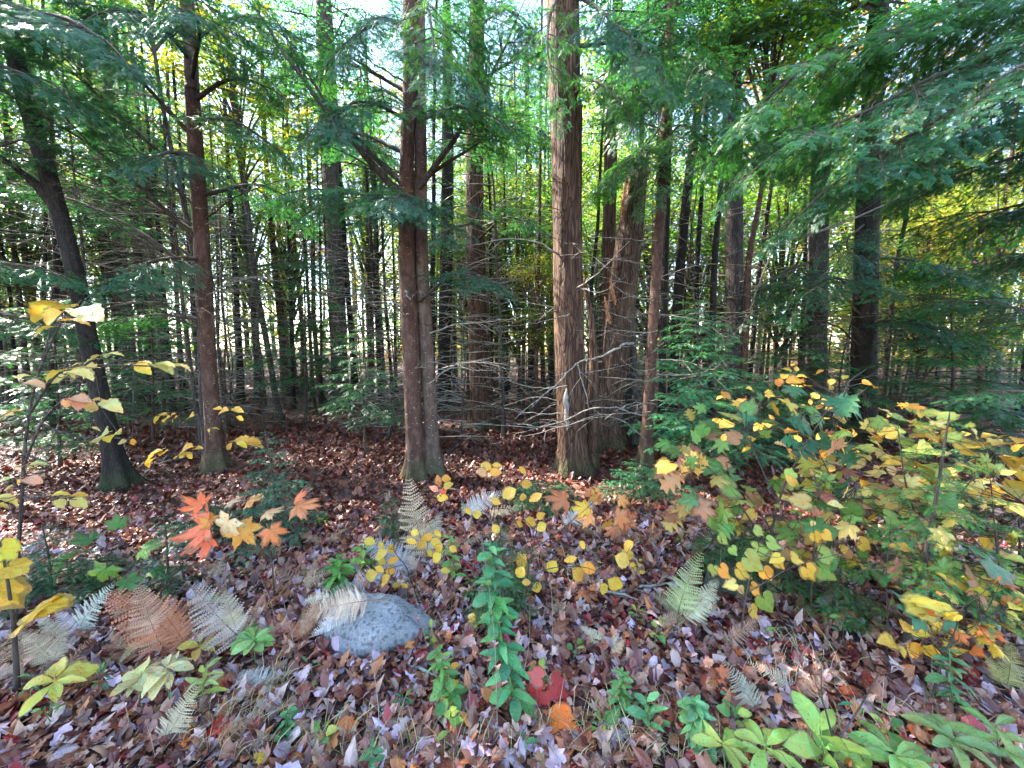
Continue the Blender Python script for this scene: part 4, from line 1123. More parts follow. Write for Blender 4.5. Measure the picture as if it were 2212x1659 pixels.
# ---------------------------------------------------------------- leaf litter
LIT_PAL = np.array([(.13, .034, .028), (.24, .075, .045), (.32, .14, .08), (.50, .30, .20), (.50, .35, .38), (.54, .43, .52), (.30, .03, .03), (.54, .20, .06), (.38, .15, .085), (.56, .40, .34)])  # lilac entries: pale undersides with the sky's reflection put into the colour
def litter_templates():
    T = []
    prof = [(0, 1), (12, .80), (21, .60), (42, .88), (60, .62), (74, .50), (100, .60), (140, .42), (178, .18)]
    for k in range(10):
        rng = np.random.default_rng(1000 + k)
        pts = [(-a, r) for a, r in reversed(prof) if a > 0] + prof if k < 5 else [(a, r * rng.uniform(.75, 1.2)) for a, r in [(-170, .3), (-120, .34), (-80, .42), (-40, .6), (0, 1), (40, .6), (80, .42), (120, .34), (170, .3)]]
        V = [(0, 0, 0)]; a_, b_, c_ = rng.normal(0, .7, 3)
        for an, r in pts:
            t = R(an); x, y = math.sin(t) * r, math.cos(t) * r
            V.append((x, y, a_ * x * x + b_ * y * y * .6 + c_ * x * y + rng.normal(0, .05)))
        n = len(pts)
        F = [(0, 1 + i, 1 + (i + 1) % n) for i in range(n)]
        T.append((np.array(V), np.array(F)))
    return T
LT = litter_templates()
def litter(n, ylo, yhi, smin, smax, power, wts, seed, name, label, far=False):
    rng = np.random.default_rng(seed); mb = MB()
    u = rng.uniform(0, 1, n)
    y = (ylo ** power + u * (yhi ** power - ylo ** power)) ** (1 / power)
    x = rng.uniform(-1, 1, n) * (1.42 * y + 2.0)
    z = ground_z(x, y)
    ty = rng.integers(0, 10, n)
    wts = np.array(wts, float)
    cl = vnoise(np.stack([x * .9, y * .9, 0 * x], 1), 55)
    ci = rng.choice(len(LIT_PAL), n, p=wts / wts.sum())
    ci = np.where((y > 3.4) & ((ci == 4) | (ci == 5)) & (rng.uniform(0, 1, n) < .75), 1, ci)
    col = LIT_PAL[ci] * np.array([.46, .235, .17]) ** np.clip((y - 2.9) * .7, 0, 1)[:, None] * rng.uniform(.5, 1.45, (n, 1)) * (1 + .25 * cl[:, None])  # darker and redder further in: the wood's inner shade put into the colour
    for k in range(10):
        m = np.where(ty == k)[0]
        if len(m) == 0: continue
        V0, F0 = LT[k]; nv = len(V0)
        s = rng.uniform(smin, smax, len(m)) * .62
        az = rng.uniform(0, 2 * math.pi, len(m)); tx = rng.normal(0, .38, len(m)); ty_ = rng.normal(0, .38, len(m))
        flip = np.where(rng.uniform(0, 1, len(m)) < .4, -1, 1)
        ca, sa = np.cos(az), np.sin(az)
        x_, y_, z_ = V0[None, :, 0] * s[:, None], V0[None, :, 1] * s[:, None], V0[None, :, 2] * s[:, None] * flip[:, None]
        X = x_ * ca[:, None] - y_ * sa[:, None]; Yv = x_ * sa[:, None] + y_ * ca[:, None]
        Z = z_ + X * tx[:, None] + Yv * ty_[:, None]
        lo = Z.min(1); lift = np.abs(rng.normal(0, .010, len(m))) + .002
        P = np.stack([X + x[m][:, None], Yv + y[m][:, None], Z - lo[:, None] * .75 + (z[m] + lift)[:, None]], 2).reshape(-1, 3)
        F = (F0[None] + (np.arange(len(m)) * nv)[:, None, None]).reshape(-1, 3)
        mb.add(P, F, 0, np.repeat(np.clip(col[m], 0, 1), nv, 0))
    o = obj(name, mb.mesh(name, M_LITTER))
    tag(o, label, 'leaf litter', None, 'stuff')
litter(38000, .4, 7.5, .045, .10, 1.5, [10, 12, 12, 9, 7, 4, 6, 3.5, 11, 7], 1, 'leaf_litter', 'carpet of fallen brown, maroon and sky tinted lilac grey leaves over the forest floor')
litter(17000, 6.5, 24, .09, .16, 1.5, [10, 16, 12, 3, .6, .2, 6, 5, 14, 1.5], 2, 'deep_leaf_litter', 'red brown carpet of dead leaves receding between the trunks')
litter(27000, .9, 3.8, .035, .08, 1.7, [9, 11, 12, 13, 7, 5, 7, 6, 11, 11], 3, 'near_leaf_litter', 'pale pink, tan and sky tinted purple fallen leaves thick over the near ground')
# the fallen leaves that show largest, one by one
FALL = [((.14, .04, .035), 6), ((.24, .08, .05), 8), ((.36, .17, .11), 8), ((.46, .36, .43), 6), ((.50, .42, .52), 3), ((.26, .03, .025), 6), ((.55, .20, .06), 4), ((.50, .33, .25), 8), ((.46, .30, .28), 6)]  # the lilac tones hold blue sky reflection as leaf colour
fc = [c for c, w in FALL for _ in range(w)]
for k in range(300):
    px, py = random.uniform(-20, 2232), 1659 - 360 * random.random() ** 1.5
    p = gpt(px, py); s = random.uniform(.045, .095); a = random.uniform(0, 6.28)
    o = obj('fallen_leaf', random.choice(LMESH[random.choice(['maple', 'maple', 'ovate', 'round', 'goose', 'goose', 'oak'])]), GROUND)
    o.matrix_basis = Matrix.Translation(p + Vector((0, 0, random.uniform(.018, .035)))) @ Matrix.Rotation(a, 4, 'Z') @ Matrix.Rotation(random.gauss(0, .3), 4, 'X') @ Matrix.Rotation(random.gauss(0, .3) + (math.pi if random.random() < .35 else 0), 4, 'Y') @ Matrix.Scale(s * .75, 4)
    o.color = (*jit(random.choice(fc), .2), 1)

# ---------------------------------------------------------------- boulder and stones
def stone(name, label, base, wpx, hpx, dpx, mat, seed, rotz_=0.0, sharp=.0):
    b = gpt(*base); s = pxsize(b); rng = np.random.default_rng(seed)
    n, m_ = 40, 56
    th, ph = np.meshgrid(np.linspace(0.001, math.pi - .001, n), np.arange(m_) * 2 * math.pi / m_, indexing='ij')
    D = np.stack([np.sin(th) * np.cos(ph), np.sin(th) * np.sin(ph), np.cos(th)], 2).reshape(-1, 3)
    r = 1 + .26 * vnoise(D * 1.3 + seed, seed) + .11 * vnoise(D * 3 + 9, seed + 1) + .025 * vnoise(D * 8, seed + 2)
    for k in range(7):                                  # flat faces split by the frost
        q = rng.normal(0, 1, 3); q /= np.linalg.norm(q); c = rng.uniform(.62, .85)
        dd = (D * r[:, None]) @ q; r = np.where(dd > c, r * (c + (dd - c) * .25) / np.maximum(dd, 1e-6), r)
    V = D * r[:, None] * np.array([wpx * .5 * s, dpx * .5 * s, hpx * .92 * s])
    ca, sa = math.cos(rotz_), math.sin(rotz_)
    V = np.stack([V[:, 0] * ca - V[:, 2] * sa * .0 , V[:, 1], V[:, 2] + V[:, 0] * sa], 1)
    i, j = np.meshgrid(np.arange(n - 1), np.arange(m_), indexing='ij')
    a = (i * m_ + j).ravel(); b_ = (i * m_ + (j + 1) % m_).ravel(); c, d = b_ + m_, a + m_
    mb = MB(); mb.add(V, np.concatenate([np.stack([a, d, c], 1), np.stack([a, c, b_], 1)]))
    o = obj(name, mb.mesh(name, mat, True)); o.location = b + Vector((0, dpx * .35 * s, 0))
    tag(o, label, 'rock')
    return o
stone('boulder', 'speckled blue grey granite boulder half sunk in the fallen leaves', (775, 1415), 275, 98, 190, M_ROCK, 4, -.12)
stone('mossy_stone', 'dark moss covered stone beneath the heart leaved shrub', (1590, 1290), 120, 60, 100, M_MOSS, 5)

for (x, y, c) in [(720, 1330, 0), (760, 1308, 1), (850, 1350, 2), (690, 1375, 3), (880, 1392, 1), (830, 1325, 0), (745, 1400, 2), (800, 1412, 3), (700, 1405, 0), (905, 1405, 1), (665, 1395, 2), (850, 1410, 0)]:
    p = at(x, y, gpt(775, 1415).y + (.02 if y > 1390 else .12)); a = random.uniform(0, 6.28)
    q = p + Vector((math.cos(a), math.sin(a) * .6, -.15)) * .05
    add_leaf(GROUND, random.choice(['maple', 'ovate']), p, q, Vector((0, -.6, 1)), [(.30, .11, .07), (.55, .30, .12), (.20, .05, .04), (.48, .40, .44)][c], 1.1, 'fallen_leaf')
# ---------------------------------------------------------------- yellow leaved saplings, leaf by leaf
def crop_leaf(ox, oy, f, L):
    return [(ox + a * f, oy + b * f, ox + c * f, oy + d * f) for a, b, c, d in L]
# beech sapling at the edge of the clearing
root, nodes, b = shrub('beech_sapling', 'young beech with thin grey twigs and yellow toothed leaves in flat tiers', 'sapling', (28, 1430),
    [[(36, 1250), (46, 1100), (54, 960), (72, 850), (105, 730), (112, 700)], [(50, 1010, 1.95), (90, 915, 1.9), (140, 860, 1.85), (210, 800, 1.8), (270, 770, 1.8)], [(60, 900, 1.95), (120, 812, 1.9), (180, 790, 1.85), (300, 790, 1.8), (390, 795, 1.8)],
     [(46, 1075, 1.95), (110, 1072, 1.9), (175, 1075, 1.85)], [(52, 980, 1.95), (110, 1010, 1.9), (20, 1040, 1.9)], [(60, 900, 1.95), (150, 940, 2.0), (235, 945, 2.1), (290, 950, 2.1)], [(85, 800, 1.95), (120, 720, 1.9), (140, 685, 1.85)], [(48, 1060, 1.95), (0, 1020, 1.9), (-40, 1000, 1.9)]], None, mat=M_GREY, r0=.010)
LV = crop_leaf(0, 626.7, .2, [(760, 160, 375, 215), (775, 200, 1100, 260), (660, 235, 400, 345), (670, 325, 945, 310), (590, 395, 345, 445), (1085, 700, 970, 735), (1120, 710, 1310, 665), (1070, 740, 875, 770), (890, 785, 765, 805), (1020, 835, 740, 865), (740, 880, 995, 895), (740, 850, 470, 920),
    (710, 920, 515, 1005), (325, 920, 145, 935), (250, 990, 475, 1015), (1425, 790, 1290, 820), (1450, 800, 1640, 885), (1460, 800, 1640, 765), (1640, 800, 1845, 840), (1680, 800, 1870, 775), (1845, 820, 2060, 815), (740, 1165, 690, 1270), (870, 1170, 815, 1295), (1010, 1200, 945, 1325), (720, 1170, 940, 1155),
    (980, 1180, 1215, 1195), (1090, 1195, 1280, 1270), (210, 1310, 20, 1325), (145, 1345, -40, 1365), (990, 1480, 1095, 1515), (1165, 1535, 990, 1620), (1280, 1550, 1150, 1575), (1370, 1620, 1260, 1660), (1430, 1605, 1440, 1685)])
LV += crop_leaf(0, 958.5, .2, [(300, 225, 525, 205), (255, 245, 150, 250), (265, 285, 425, 250), (255, 375, 470, 310), (230, 385, 460, 392), (120, 370, -60, 410), (180, 445, 20, 500), (550, 550, 760, 530), (720, 575, 950, 530), (640, 585, 652, 700), (760, 600, 945, 685), (-60, 580, 210, 612), (-40, 650, 105, 680), (250, 380, 200, 420)])
lv = []
for k, q in enumerate(LV):
    c = random.choice(PINK) if k in (14, 21, 22, 24, 37, 38) else random.choice(PALE) if k in (5, 6, 7, 20, 19, 44, 45) else random.choice(YEL + PALE)
    flat = abs(q[3] - q[1]) < .35 * abs(q[2] - q[0])
    lv.append(leafpx(root, 'round' if k in (21, 22, 23, 43, 44) else 'ovate', *q, b.y - .1 + random.uniform(-.12, .1), c, 1.0, .22 if flat else .65, random.uniform(-.04, .04)))
twigs_to(root, nodes, lv, M_GREY)
# small beech further in
root, nodes, b = shrub('beech_seedling', 'small beech seedling with narrow yellow leaves before the reddish hemlock trunk', 'sapling', (470, 1120), [[(460, 1060), (440, 985), (420, 940)], [(440, 985, 3.4), (500, 960, 3.3), (570, 955, 3.3)], [(430, 960, 3.4), (360, 970, 3.3), (310, 995, 3.3)], [(420, 940, 3.4), (480, 900, 3.4), (520, 895, 3.4)], [(420, 940, 3.4), (370, 905, 3.3), (335, 900, 3.3)]], None, r0=.005)
LV = crop_leaf(0, 626.7, .2, [(1790, 1330, 1640, 1395), (1810, 1350, 1700, 1330), (1830, 1370, 1745, 1395), (1895, 1335, 1820, 1360), (1920, 1360, 1840, 1410), (2100, 1350, 1995, 1390), (2090, 1330, 2040, 1345)]) + crop_leaf(0, 958.5, .2, [(1740, 65, 1535, 185), (1805, 75, 1705, 112), (1665, 160, 1575, 222), (2085, 35, 1910, 85), (2010, 100, 1930, 160), (2000, 90, 2085, 155), (2090, 60, 2165, 30), (1990, 95, 1860, 150)]) + \
     crop_leaf(0, 553, .3333, [(1440, 990, 1375, 985), (1480, 1000, 1400, 1010), (1500, 990, 1570, 1000), (1530, 1040, 1580, 1060), (1505, 1210, 1470, 1260), (1500, 1200, 1590, 1180), (1530, 1205, 1600, 1230), (1580, 1200, 1700, 1215), (1540, 1190, 1620, 1180), (1360, 1120, 1345, 1155), (1375, 1115, 1425, 1120)])
lv = [leafpx(root, 'ovate', *q, b.y - .15 + random.uniform(-.1, .1), random.choice(YEL), 1.0, .4, random.uniform(-.03, .03)) for q in LV]
twigs_to(root, nodes, lv)
# witch hazel twigs with bright yellow leaves
root, nodes, b = shrub('witch_hazel', 'spreading leafy twigs with clear yellow oval leaves around the pale upright fern', 'shrub', (905, 1290), [[(880, 1230), (850, 1180), (900, 1130), (960, 1060)], [(870, 1220, 2.3), (820, 1230, 2.25), (790, 1200, 2.3)], [(880, 1200, 2.35), (930, 1160, 2.4), (960, 1190, 2.4)], [(860, 1230, 2.3), (850, 1260, 2.25)]], None, r0=.004)
LV = crop_leaf(737.3, 995.4, .2, [(1080, 190, 1185, 200), (1100, 285, 1205, 250), (1060, 275, 1040, 160), (1045, 330, 958, 265), (1085, 365, 1125, 285), (1030, 385, 1150, 410), (750, 765, 838, 790), (1000, 755, 1090, 815), (998, 800, 850, 872), (700, 850, 812, 890), (960, 870, 1088, 888), (920, 868, 815, 958), (1092, 908, 1005, 990), (930, 958, 985, 1035), (1080, 1000, 968, 1082), (1165, 928, 1252, 982),
    (245, 850, 362, 900), (405, 875, 470, 945), (500, 915, 585, 990), (492, 978, 335, 1048), (400, 1058, 477, 1122), (622, 1052, 488, 1108), (365, 1145, 465, 1195), (475, 1180, 585, 1200), (388, 1212, 243, 1275), (522, 1238, 390, 1352), (540, 1345, 632, 1345), (720, 1345, 583, 1432), (1070, 1180, 1177, 1195)])
lv = [leafpx(root, 'ovate' if random.random() < .6 else 'round', *q, b.y - .03 + random.uniform(-.1, .1), random.choice(PINK + ORNG) if k in (2, 3, 4) else random.choice(YEL), 1.0, .75) for k, q in enumerate(LV)]
twigs_to(root, nodes, lv, None, .0018)
root, nodes, b = shrub('witch_hazel', 'wiry bare twigs carrying few large yellow leaves behind the tall green aster', 'shrub', (1130, 1340), [[(1140, 1240), (1165, 1120), (1180, 1040), (1235, 960)], [(1150, 1200, 2.2), (1110, 1120, 2.25), (1060, 1040, 2.3)], [(1140, 1260, 2.15), (1180, 1230, 2.1), (1260, 1225, 2.1), (1320, 1250, 2.1)], [(1150, 1190, 2.2), (1230, 1130, 2.25), (1310, 1060, 2.3)], [(1135, 1290, 2.15), (1150, 1260, 2.1)], [(1160, 1150, 2.2), (1100, 1100, 2.25), (1010, 1110, 2.3)]], None, r0=.005)
LV = crop_leaf(737.3, 995.4, .2, [(1505, 35, 1622, 95), (1630, 45, 1737, 45), (1475, 85, 1578, 162), (1600, 128, 1733, 112), (1920, 65, 2010, 145), (1938, 250, 2065, 258), (1888, 308, 1728, 405), (1965, 350, 1960, 445), (2168, 353, 2025, 445), (1615, 415, 1725, 465), (1335, 512, 1418, 575), (1465, 525, 1462, 635), (1985, 630, 2108, 692), (2110, 625, 2195, 560), (1640, 685, 1692, 792), (1878, 660, 1965, 705), (2215, 685, 2103, 735), (1995, 1012, 1890, 1152), (1972, 1148, 1888, 1275), (1948, 1310, 2052, 1318), (2098, 1308, 2120, 1435)]) + \
     crop_leaf(1106, 995.4, .2, [(482, 1085, 385, 1215), (702, 1048, 558, 1085), (740, 1130, 918, 1188), (660, 1162, 775, 1308), (948, 1320, 1032, 1465), (1038, 1280, 1192, 1390), (1188, 960, 1315, 1095), (1115, 1030, 1288, 1128), (725, 870, 800, 950), (1310, 870, 1200, 960)])
lv = [leafpx(root, 'ovate' if random.random() < .5 else 'round', *q, b.y + random.uniform(-.1, .1), random.choice(PINK) if k == 2 else random.choice(YEL + [(.72, .58, .14)]), 1.0, .78) for k, q in enumerate(LV)]
twigs_to(root, nodes, lv, None, .0018)
# big yellow leaves at the very edge
root, nodes, b = shrub('striped_maple_seedling', 'dark stemmed seedling with very large clear yellow leaves over tan ferns', 'sapling', (36, 1500), [[(34, 1420), (28, 1340), (14, 1240), (0, 1170)], [(30, 1360, 1.55), (60, 1330, 1.6), (110, 1300, 1.65)]], None, r0=.012)
for q, w, fc_ in [((-5, 1172, 34, 1212), 1.0, .8), ((10, 1222, 62, 1236), 1.1, .6), ((-40, 1262, 52, 1310), 1.0, .8), ((60, 1318, 152, 1300), .9, .25), ((-10, 1205, -50, 1260), 1.0, .7), ((105, 1302, 20, 1370), .8, .15)]:
    leafpx(root, 'goose', *q, b.y, random.choice([(.66, .56, .05), (.60, .60, .06), (.64, .50, .05)]), w, fc_)
# shaded maple with green leaves
root, nodes, b = shrub('maple_seedling', 'low maple seedling with dull green lobed leaves in deep shade', 'sapling', (255, 1300), [[(250, 1240), (240, 1190)], [(250, 1250), (300, 1210)], [(250, 1250), (170, 1220)]], None, r0=.004)
lv = []
for (x, y, s, a) in [(150, 1205, 55, 200), (215, 1170, 60, 160), (255, 1150, 55, 95), (235, 1215, 75, 250), (290, 1190, 65, 20), (265, 1240, 60, 300), (320, 1225, 55, 340), (130, 1240, 55, 215), (190, 1235, 60, 250)]:
    lv.append(leafpx(root, 'maple', x, y, x + s * math.cos(R(a)), y - s * .75 * math.sin(R(a)), b.y + random.uniform(-.1, .15), random.choice(GRN + [(.20, .30, .05), (.08, .22, .07)]), 1.1, .5))
twigs_to(root, nodes, lv)
# orange maple seedling
root, nodes, b = shrub('maple_seedling', 'crooked dark stemmed maple seedling topped with orange lobed leaves, some coloured pale for light', 'sapling', (592, 1300), [[(590, 1250), (583, 1200), (548, 1165), (508, 1135)], [(560, 1175, 2.5), (600, 1120, 2.5)], [(530, 1150, 2.5), (470, 1130, 2.45)]], None, r0=.006)
lv = []
for (q, c, f) in [((470, 1112, 392, 1165), 0, .7), ((462, 1140, 412, 1188), 0, .7), ((452, 1095, 398, 1078), 0, .5), ((500, 1110, 470, 1165), 3, .5), ((505, 1125, 548, 1172), 1, .75), ((480, 1090, 520, 1075), 3, .3), ((520, 1092, 560, 1070), 2, .4), ((560, 1110, 612, 1098), 3, .35), ((575, 1130, 602, 1178), 4, .7), ((620, 1095, 690, 1088), 4, .45), ((630, 1085, 660, 1062), 0, .5), ((470, 1128, 430, 1120), 1, .5)]:
    q = (q[0], q[1], q[0] + (q[2] - q[0]) * 1.1, q[1] + (q[3] - q[1]) * 1.1)
    lv.append(leafpx(root, 'maple', *q, b.y + random.uniform(-.12, .12), [(.70, .19, .09), (.72, .36, .07), (.60, .34, .10), (.75, .55, .34), (.66, .26, .12)][c], 1.1, f))  # the cream tone stands for leaves lit white
twigs_to(root, nodes, lv)
# large blotched maple leaves in the centre
root, nodes, b = shrub('maple_seedling', 'maple seedling of large orange brown blotched leaves with yellow edges', 'sapling', (1330, 1230), [[(1320, 1180), (1300, 1110)], [(1310, 1140), (1360, 1090)]], None, r0=.005)
lv = []
for (q, c) in [((1240, 1080, 1170, 1072), 0), ((1270, 1080, 1278, 1050), 0), ((1300, 1085, 1272, 1054), 1), ((1330, 1075, 1368, 1085), 1), ((1290, 1110, 1238, 1120), 1), ((1320, 1110, 1370, 1130), 0), ((1310, 1120, 1318, 1148), 2), ((1325, 1130, 1330, 1172), 3), ((1345, 1110, 1378, 1142), 0), ((1280, 1095, 1230, 1098), 2), ((1255, 1110, 1276, 1125), 4), ((1300, 1090, 1290, 1065), 0)]:
    lv.append(leafpx(root, 'maple', *q, b.y - .05 + random.uniform(-.1, .1), [(.58, .27, .12), (.62, .36, .12), (.66, .48, .08), (.52, .24, .16), (.25, .42, .08)][c], 1.15, .6))
twigs_to(root, nodes, lv)

# ---------------------------------------------------------------- the mixed shrub: maples, oak, viburnum
def leaf_cloud(root, nodes, n, cx, cy_, rx, ry, Y0, Y1, s0, s1, shapes, pal, face=(.15, .7), avoid=None):
    lv = []
    for k in range(n):
        while True:
            u, v = random.uniform(-1, 1), random.uniform(-1, 1)
            if u * u + v * v < 1: break
        x, y = cx + u * rx, cy_ + v * ry
        Y = random.uniform(Y0, Y1); s = random.uniform(s0, s1) * (.5 * (Y0 + Y1)) / Y
        a = math.atan2(-v, u) + random.gauss(0, .9); f = random.uniform(*face)
        sh = random.choice(shapes)
        lv.append(leafpx(root, sh, x, y, x + s * math.cos(a), y - s * math.sin(a) * (.45 + .5 * f) + s * .15, Y, random.choice(pal), random.uniform(.85, 1.1), f, random.uniform(-.05, .05)))
    twigs_to(root, nodes, lv, None, .002)
    return lv
root, nodes, b = shrub('maple_shrub', 'leafy maple shrub of green, yellow and rusty lobed leaves', 'shrub', (1640, 1290), [[(1660, 1180), (1690, 1060), (1740, 960), (1790, 880)], [(1660, 1180, 2.7), (1590, 1080, 2.7), (1530, 1010, 2.8), (1490, 990, 2.8)], [(1680, 1090, 2.7), (1640, 1000, 2.8), (1610, 930, 2.9)], [(1670, 1150, 2.7), (1600, 1060, 2.7), (1500, 1050, 2.7)]], None, r0=.009)
Yr = b.y
leaf_cloud(root, nodes, 74, 1640, 1000, 200, 150, Yr - .15, Yr + .5, 34, 66, ['maple', 'oak', 'maple', 'goose'], GRN * 3 + [(.30, .38, .08), (.36, .36, .10)] * 2 + BRN + [(.50, .30, .16)] * 2 + YEL)
leaf_cloud(root, nodes, 14, 1510, 1060, 75, 60, Yr - .1, Yr + .1, 45, 75, ['maple', 'oak'], [(.56, .30, .16), (.58, .42, .12), (.50, .26, .20), (.40, .40, .10)], (.4, .85))
root, nodes, b = shrub('oak_sapling', 'oak sapling with broad blue green leaves above the yellow ones', 'sapling', (1790, 1260), [[(1795, 1100), (1810, 960), (1790, 880)], [(1805, 1000, 2.9), (1850, 930, 2.9)], [(1800, 1040, 2.8), (1730, 900, 2.9)]], None, r0=.007)
lv = []
for q in [(1712, 838, 1755, 850), (1730, 838, 1688, 842), (1840, 880, 1768, 865), (1800, 860, 1870, 890), (1850, 850, 1812, 900), (1700, 905, 1770, 930), (1640, 905, 1590, 900), (1770, 950, 1720, 990), (1810, 960, 1850, 1010), (1730, 960, 1690, 945), (1780, 985, 1822, 930), (1790, 1075, 1765, 1110), (1830, 1040, 1800, 1080), (1590, 930, 1600, 975), (1860, 1060, 1900, 1110), (1745, 1010, 1790, 1035)]:
    lv.append(leafpx(root, random.choice(['oak', 'maple']), *q, b.y + random.uniform(-.1, .2), random.choice(TEAL), 1.15, .55))
twigs_to(root, nodes, lv)
root, nodes, b = shrub('beech_shrub', 'low spray of small golden oval leaves under the oak sapling', 'shrub', (1760, 1180), [[(1755, 1050), (1720, 900), (1690, 830)], [(1750, 1000, 3.4), (1830, 880, 3.5), (1880, 830, 3.6)], [(1750, 980, 3.4), (1620, 900, 3.4)]], 3.2, r0=.006)
leaf_cloud(root, nodes, 60, 1740, 900, 190, 100, 3.1, 3.7, 20, 36, ['ovate', 'round'], YEL * 2 + [(.62, .36, .06), (.66, .30, .06)], (.1, .6))
root, nodes, b = shrub('maple_shrub', 'bright lime green and yellow maple shrub beside the feathery hemlock sapling', 'shrub', (2030, 1330), [[(2010, 1200), (1960, 1060), (1940, 930)], [(2000, 1180, 2.6), (2080, 1060, 2.7), (2150, 980, 2.8)], [(1990, 1150, 2.6), (1900, 1080, 2.6), (1850, 1050, 2.6)], [(2010, 1220, 2.5), (2120, 1180, 2.5)]], None, r0=.009)
Yq = b.y
leaf_cloud(root, nodes, 76, 1940, 990, 190, 110, Yq + .1, Yq + .8, 34, 60, ['maple', 'goose', 'ovate'], LIME * 2 + PALE + YEL, (.15, .6))
leaf_cloud(root, nodes, 44, 2080, 1000, 150, 70, Yq + .2, Yq + .9, 34, 58, ['ovate', 'round'], YEL * 3 + PALE, (.08, .4))
leaf_cloud(root, nodes, 54, 1890, 1120, 180, 100, Yq - .2, Yq + .2, 36, 62, ['maple', 'goose', 'ovate'], GRN + PALE + [(.54, .40, .12), (.44, .40, .12)] + BRN[:1], (.3, .8))
root, nodes, b = shrub('maple_shrub', 'lime and gold maple shrub at the margin, thick with small lobed leaves', 'shrub', (2170, 1400), [[(2165, 1280), (2150, 1150), (2140, 1040)], [(2160, 1230, 2.3), (2090, 1150, 2.3), (2040, 1100, 2.4)], [(2155, 1180, 2.3), (2220, 1090, 2.4)], [(2160, 1250, 2.3), (2210, 1220, 2.3)]], None, r0=.008)
leaf_cloud(root, nodes, 95, 2120, 1150, 150, 150, b.y - .1, b.y + .6, 28, 52, ['maple', 'goose', 'ovate', 'round'], LIME * 2 + PALE * 2 + YEL + [(.34, .46, .10)], (.15, .6))
root, nodes, b = shrub('hazel_shrub', 'bushy shrub of small lime green leaves between the oak and the viburnum', 'shrub', (1750, 1330), [[(1755, 1240), (1760, 1130), (1770, 1050)], [(1757, 1200, 2.4), (1690, 1120, 2.5)], [(1757, 1190, 2.4), (1840, 1130, 2.5)]], None, r0=.006)
leaf_cloud(root, nodes, 80, 1770, 1110, 190, 110, b.y, b.y + .5, 22, 42, ['ovate', 'round', 'heart', 'maple'], LIME * 2 + PALE + YEL + GRN[:3] + [(.52, .30, .14)], (.2, .75))
root, nodes, b = shrub('viburnum', 'small shrub with heart shaped leaves half green half yellow over a mossy stone', 'shrub', (1600, 1400), [[(1605, 1330), (1620, 1250), (1640, 1180)], [(1610, 1300, 2.0), (1560, 1230, 2.0), (1560, 1170, 2.05)], [(1615, 1280, 2.0), (1700, 1230, 2.0), (1760, 1210, 2.0)]], None, r0=.006)
LV = crop_leaf(1474.7, 1106, .3333, [(400, 285, 535, 385), (465, 240, 600, 285), (880, 265, 1025, 315), (865, 335, 1008, 445), (790, 345, 872, 462), (545, 185, 645, 235), (465, 105, 535, 155), (345, 360, 450, 432), (200, 345, 195, 430), (240, 355, 315, 435), (350, 460, 255, 485), (365, 485, 402, 535), (445, 475, 515, 545), (515, 540, 592, 665), (440, 612, 492, 698), (520, 365, 585, 455), (310, 225, 355, 285), (700, 285, 790, 330), (235, 145, 300, 215), (640, 285, 560, 330), (600, 300, 665, 375), (850, 130, 890, 220), (910, 130, 975, 190), (1145, 190, 1235, 252), (850, 60, 830, 95), (460, 230, 590, 250)])
lv = []
for k, q in enumerate(LV):
    lv.append(leafpx(root, 'heart', *q, b.y + random.uniform(-.08, .12), random.choice(LIME) if k in (0, 1, 2, 3, 5, 6, 8, 13, 16, 18, 25) else random.choice(YEL + PALE), 1.0, .7))
twigs_to(root, nodes, lv)
root, nodes, b = shrub('maple_seedling', 'maple seedling with big dark teal leaves and sunlit yellow ones beneath', 'sapling', (2010, 1520), [[(2030, 1440), (2060, 1370), (2080, 1310)], [(2050, 1400, 1.65), (2120, 1340, 1.7)]], None, r0=.006)
lv = [leafpx(root, 'maple', 2010, 1340, 1940, 1310, b.y, TEAL[0], 1.2, .7), leafpx(root, 'maple', 2040, 1330, 2095, 1375, b.y + .05, TEAL[0], 1.1, .6), leafpx(root, 'maple', 2020, 1215, 2060, 1255, b.y + .15, GRN[0], 1.1, .7), leafpx(root, 'goose', 2110, 1200, 2200, 1245, b.y + .15, TEAL[2], .9, .5), leafpx(root, 'maple', 2090, 1240, 2150, 1290, b.y + .1, BRN[1], 1.1, .6), leafpx(root, 'maple', 1925, 1215, 1960, 1250, b.y + .25, BRN[1], 1.1, .7)]
lv += leaf_cloud(root, nodes, 44, 2110, 1310, 130, 75, b.y - .02, b.y + .3, 28, 55, ['maple', 'goose', 'ovate'], [(.62, .52, .07), (.58, .55, .08), (.52, .50, .10), (.66, .24, .08)], (.2, .6))
lv += leaf_cloud(root, nodes, 12, 2000, 1380, 90, 22, b.y, b.y + .2, 28, 44, ['ovate', 'round'], YEL, (.2, .6))
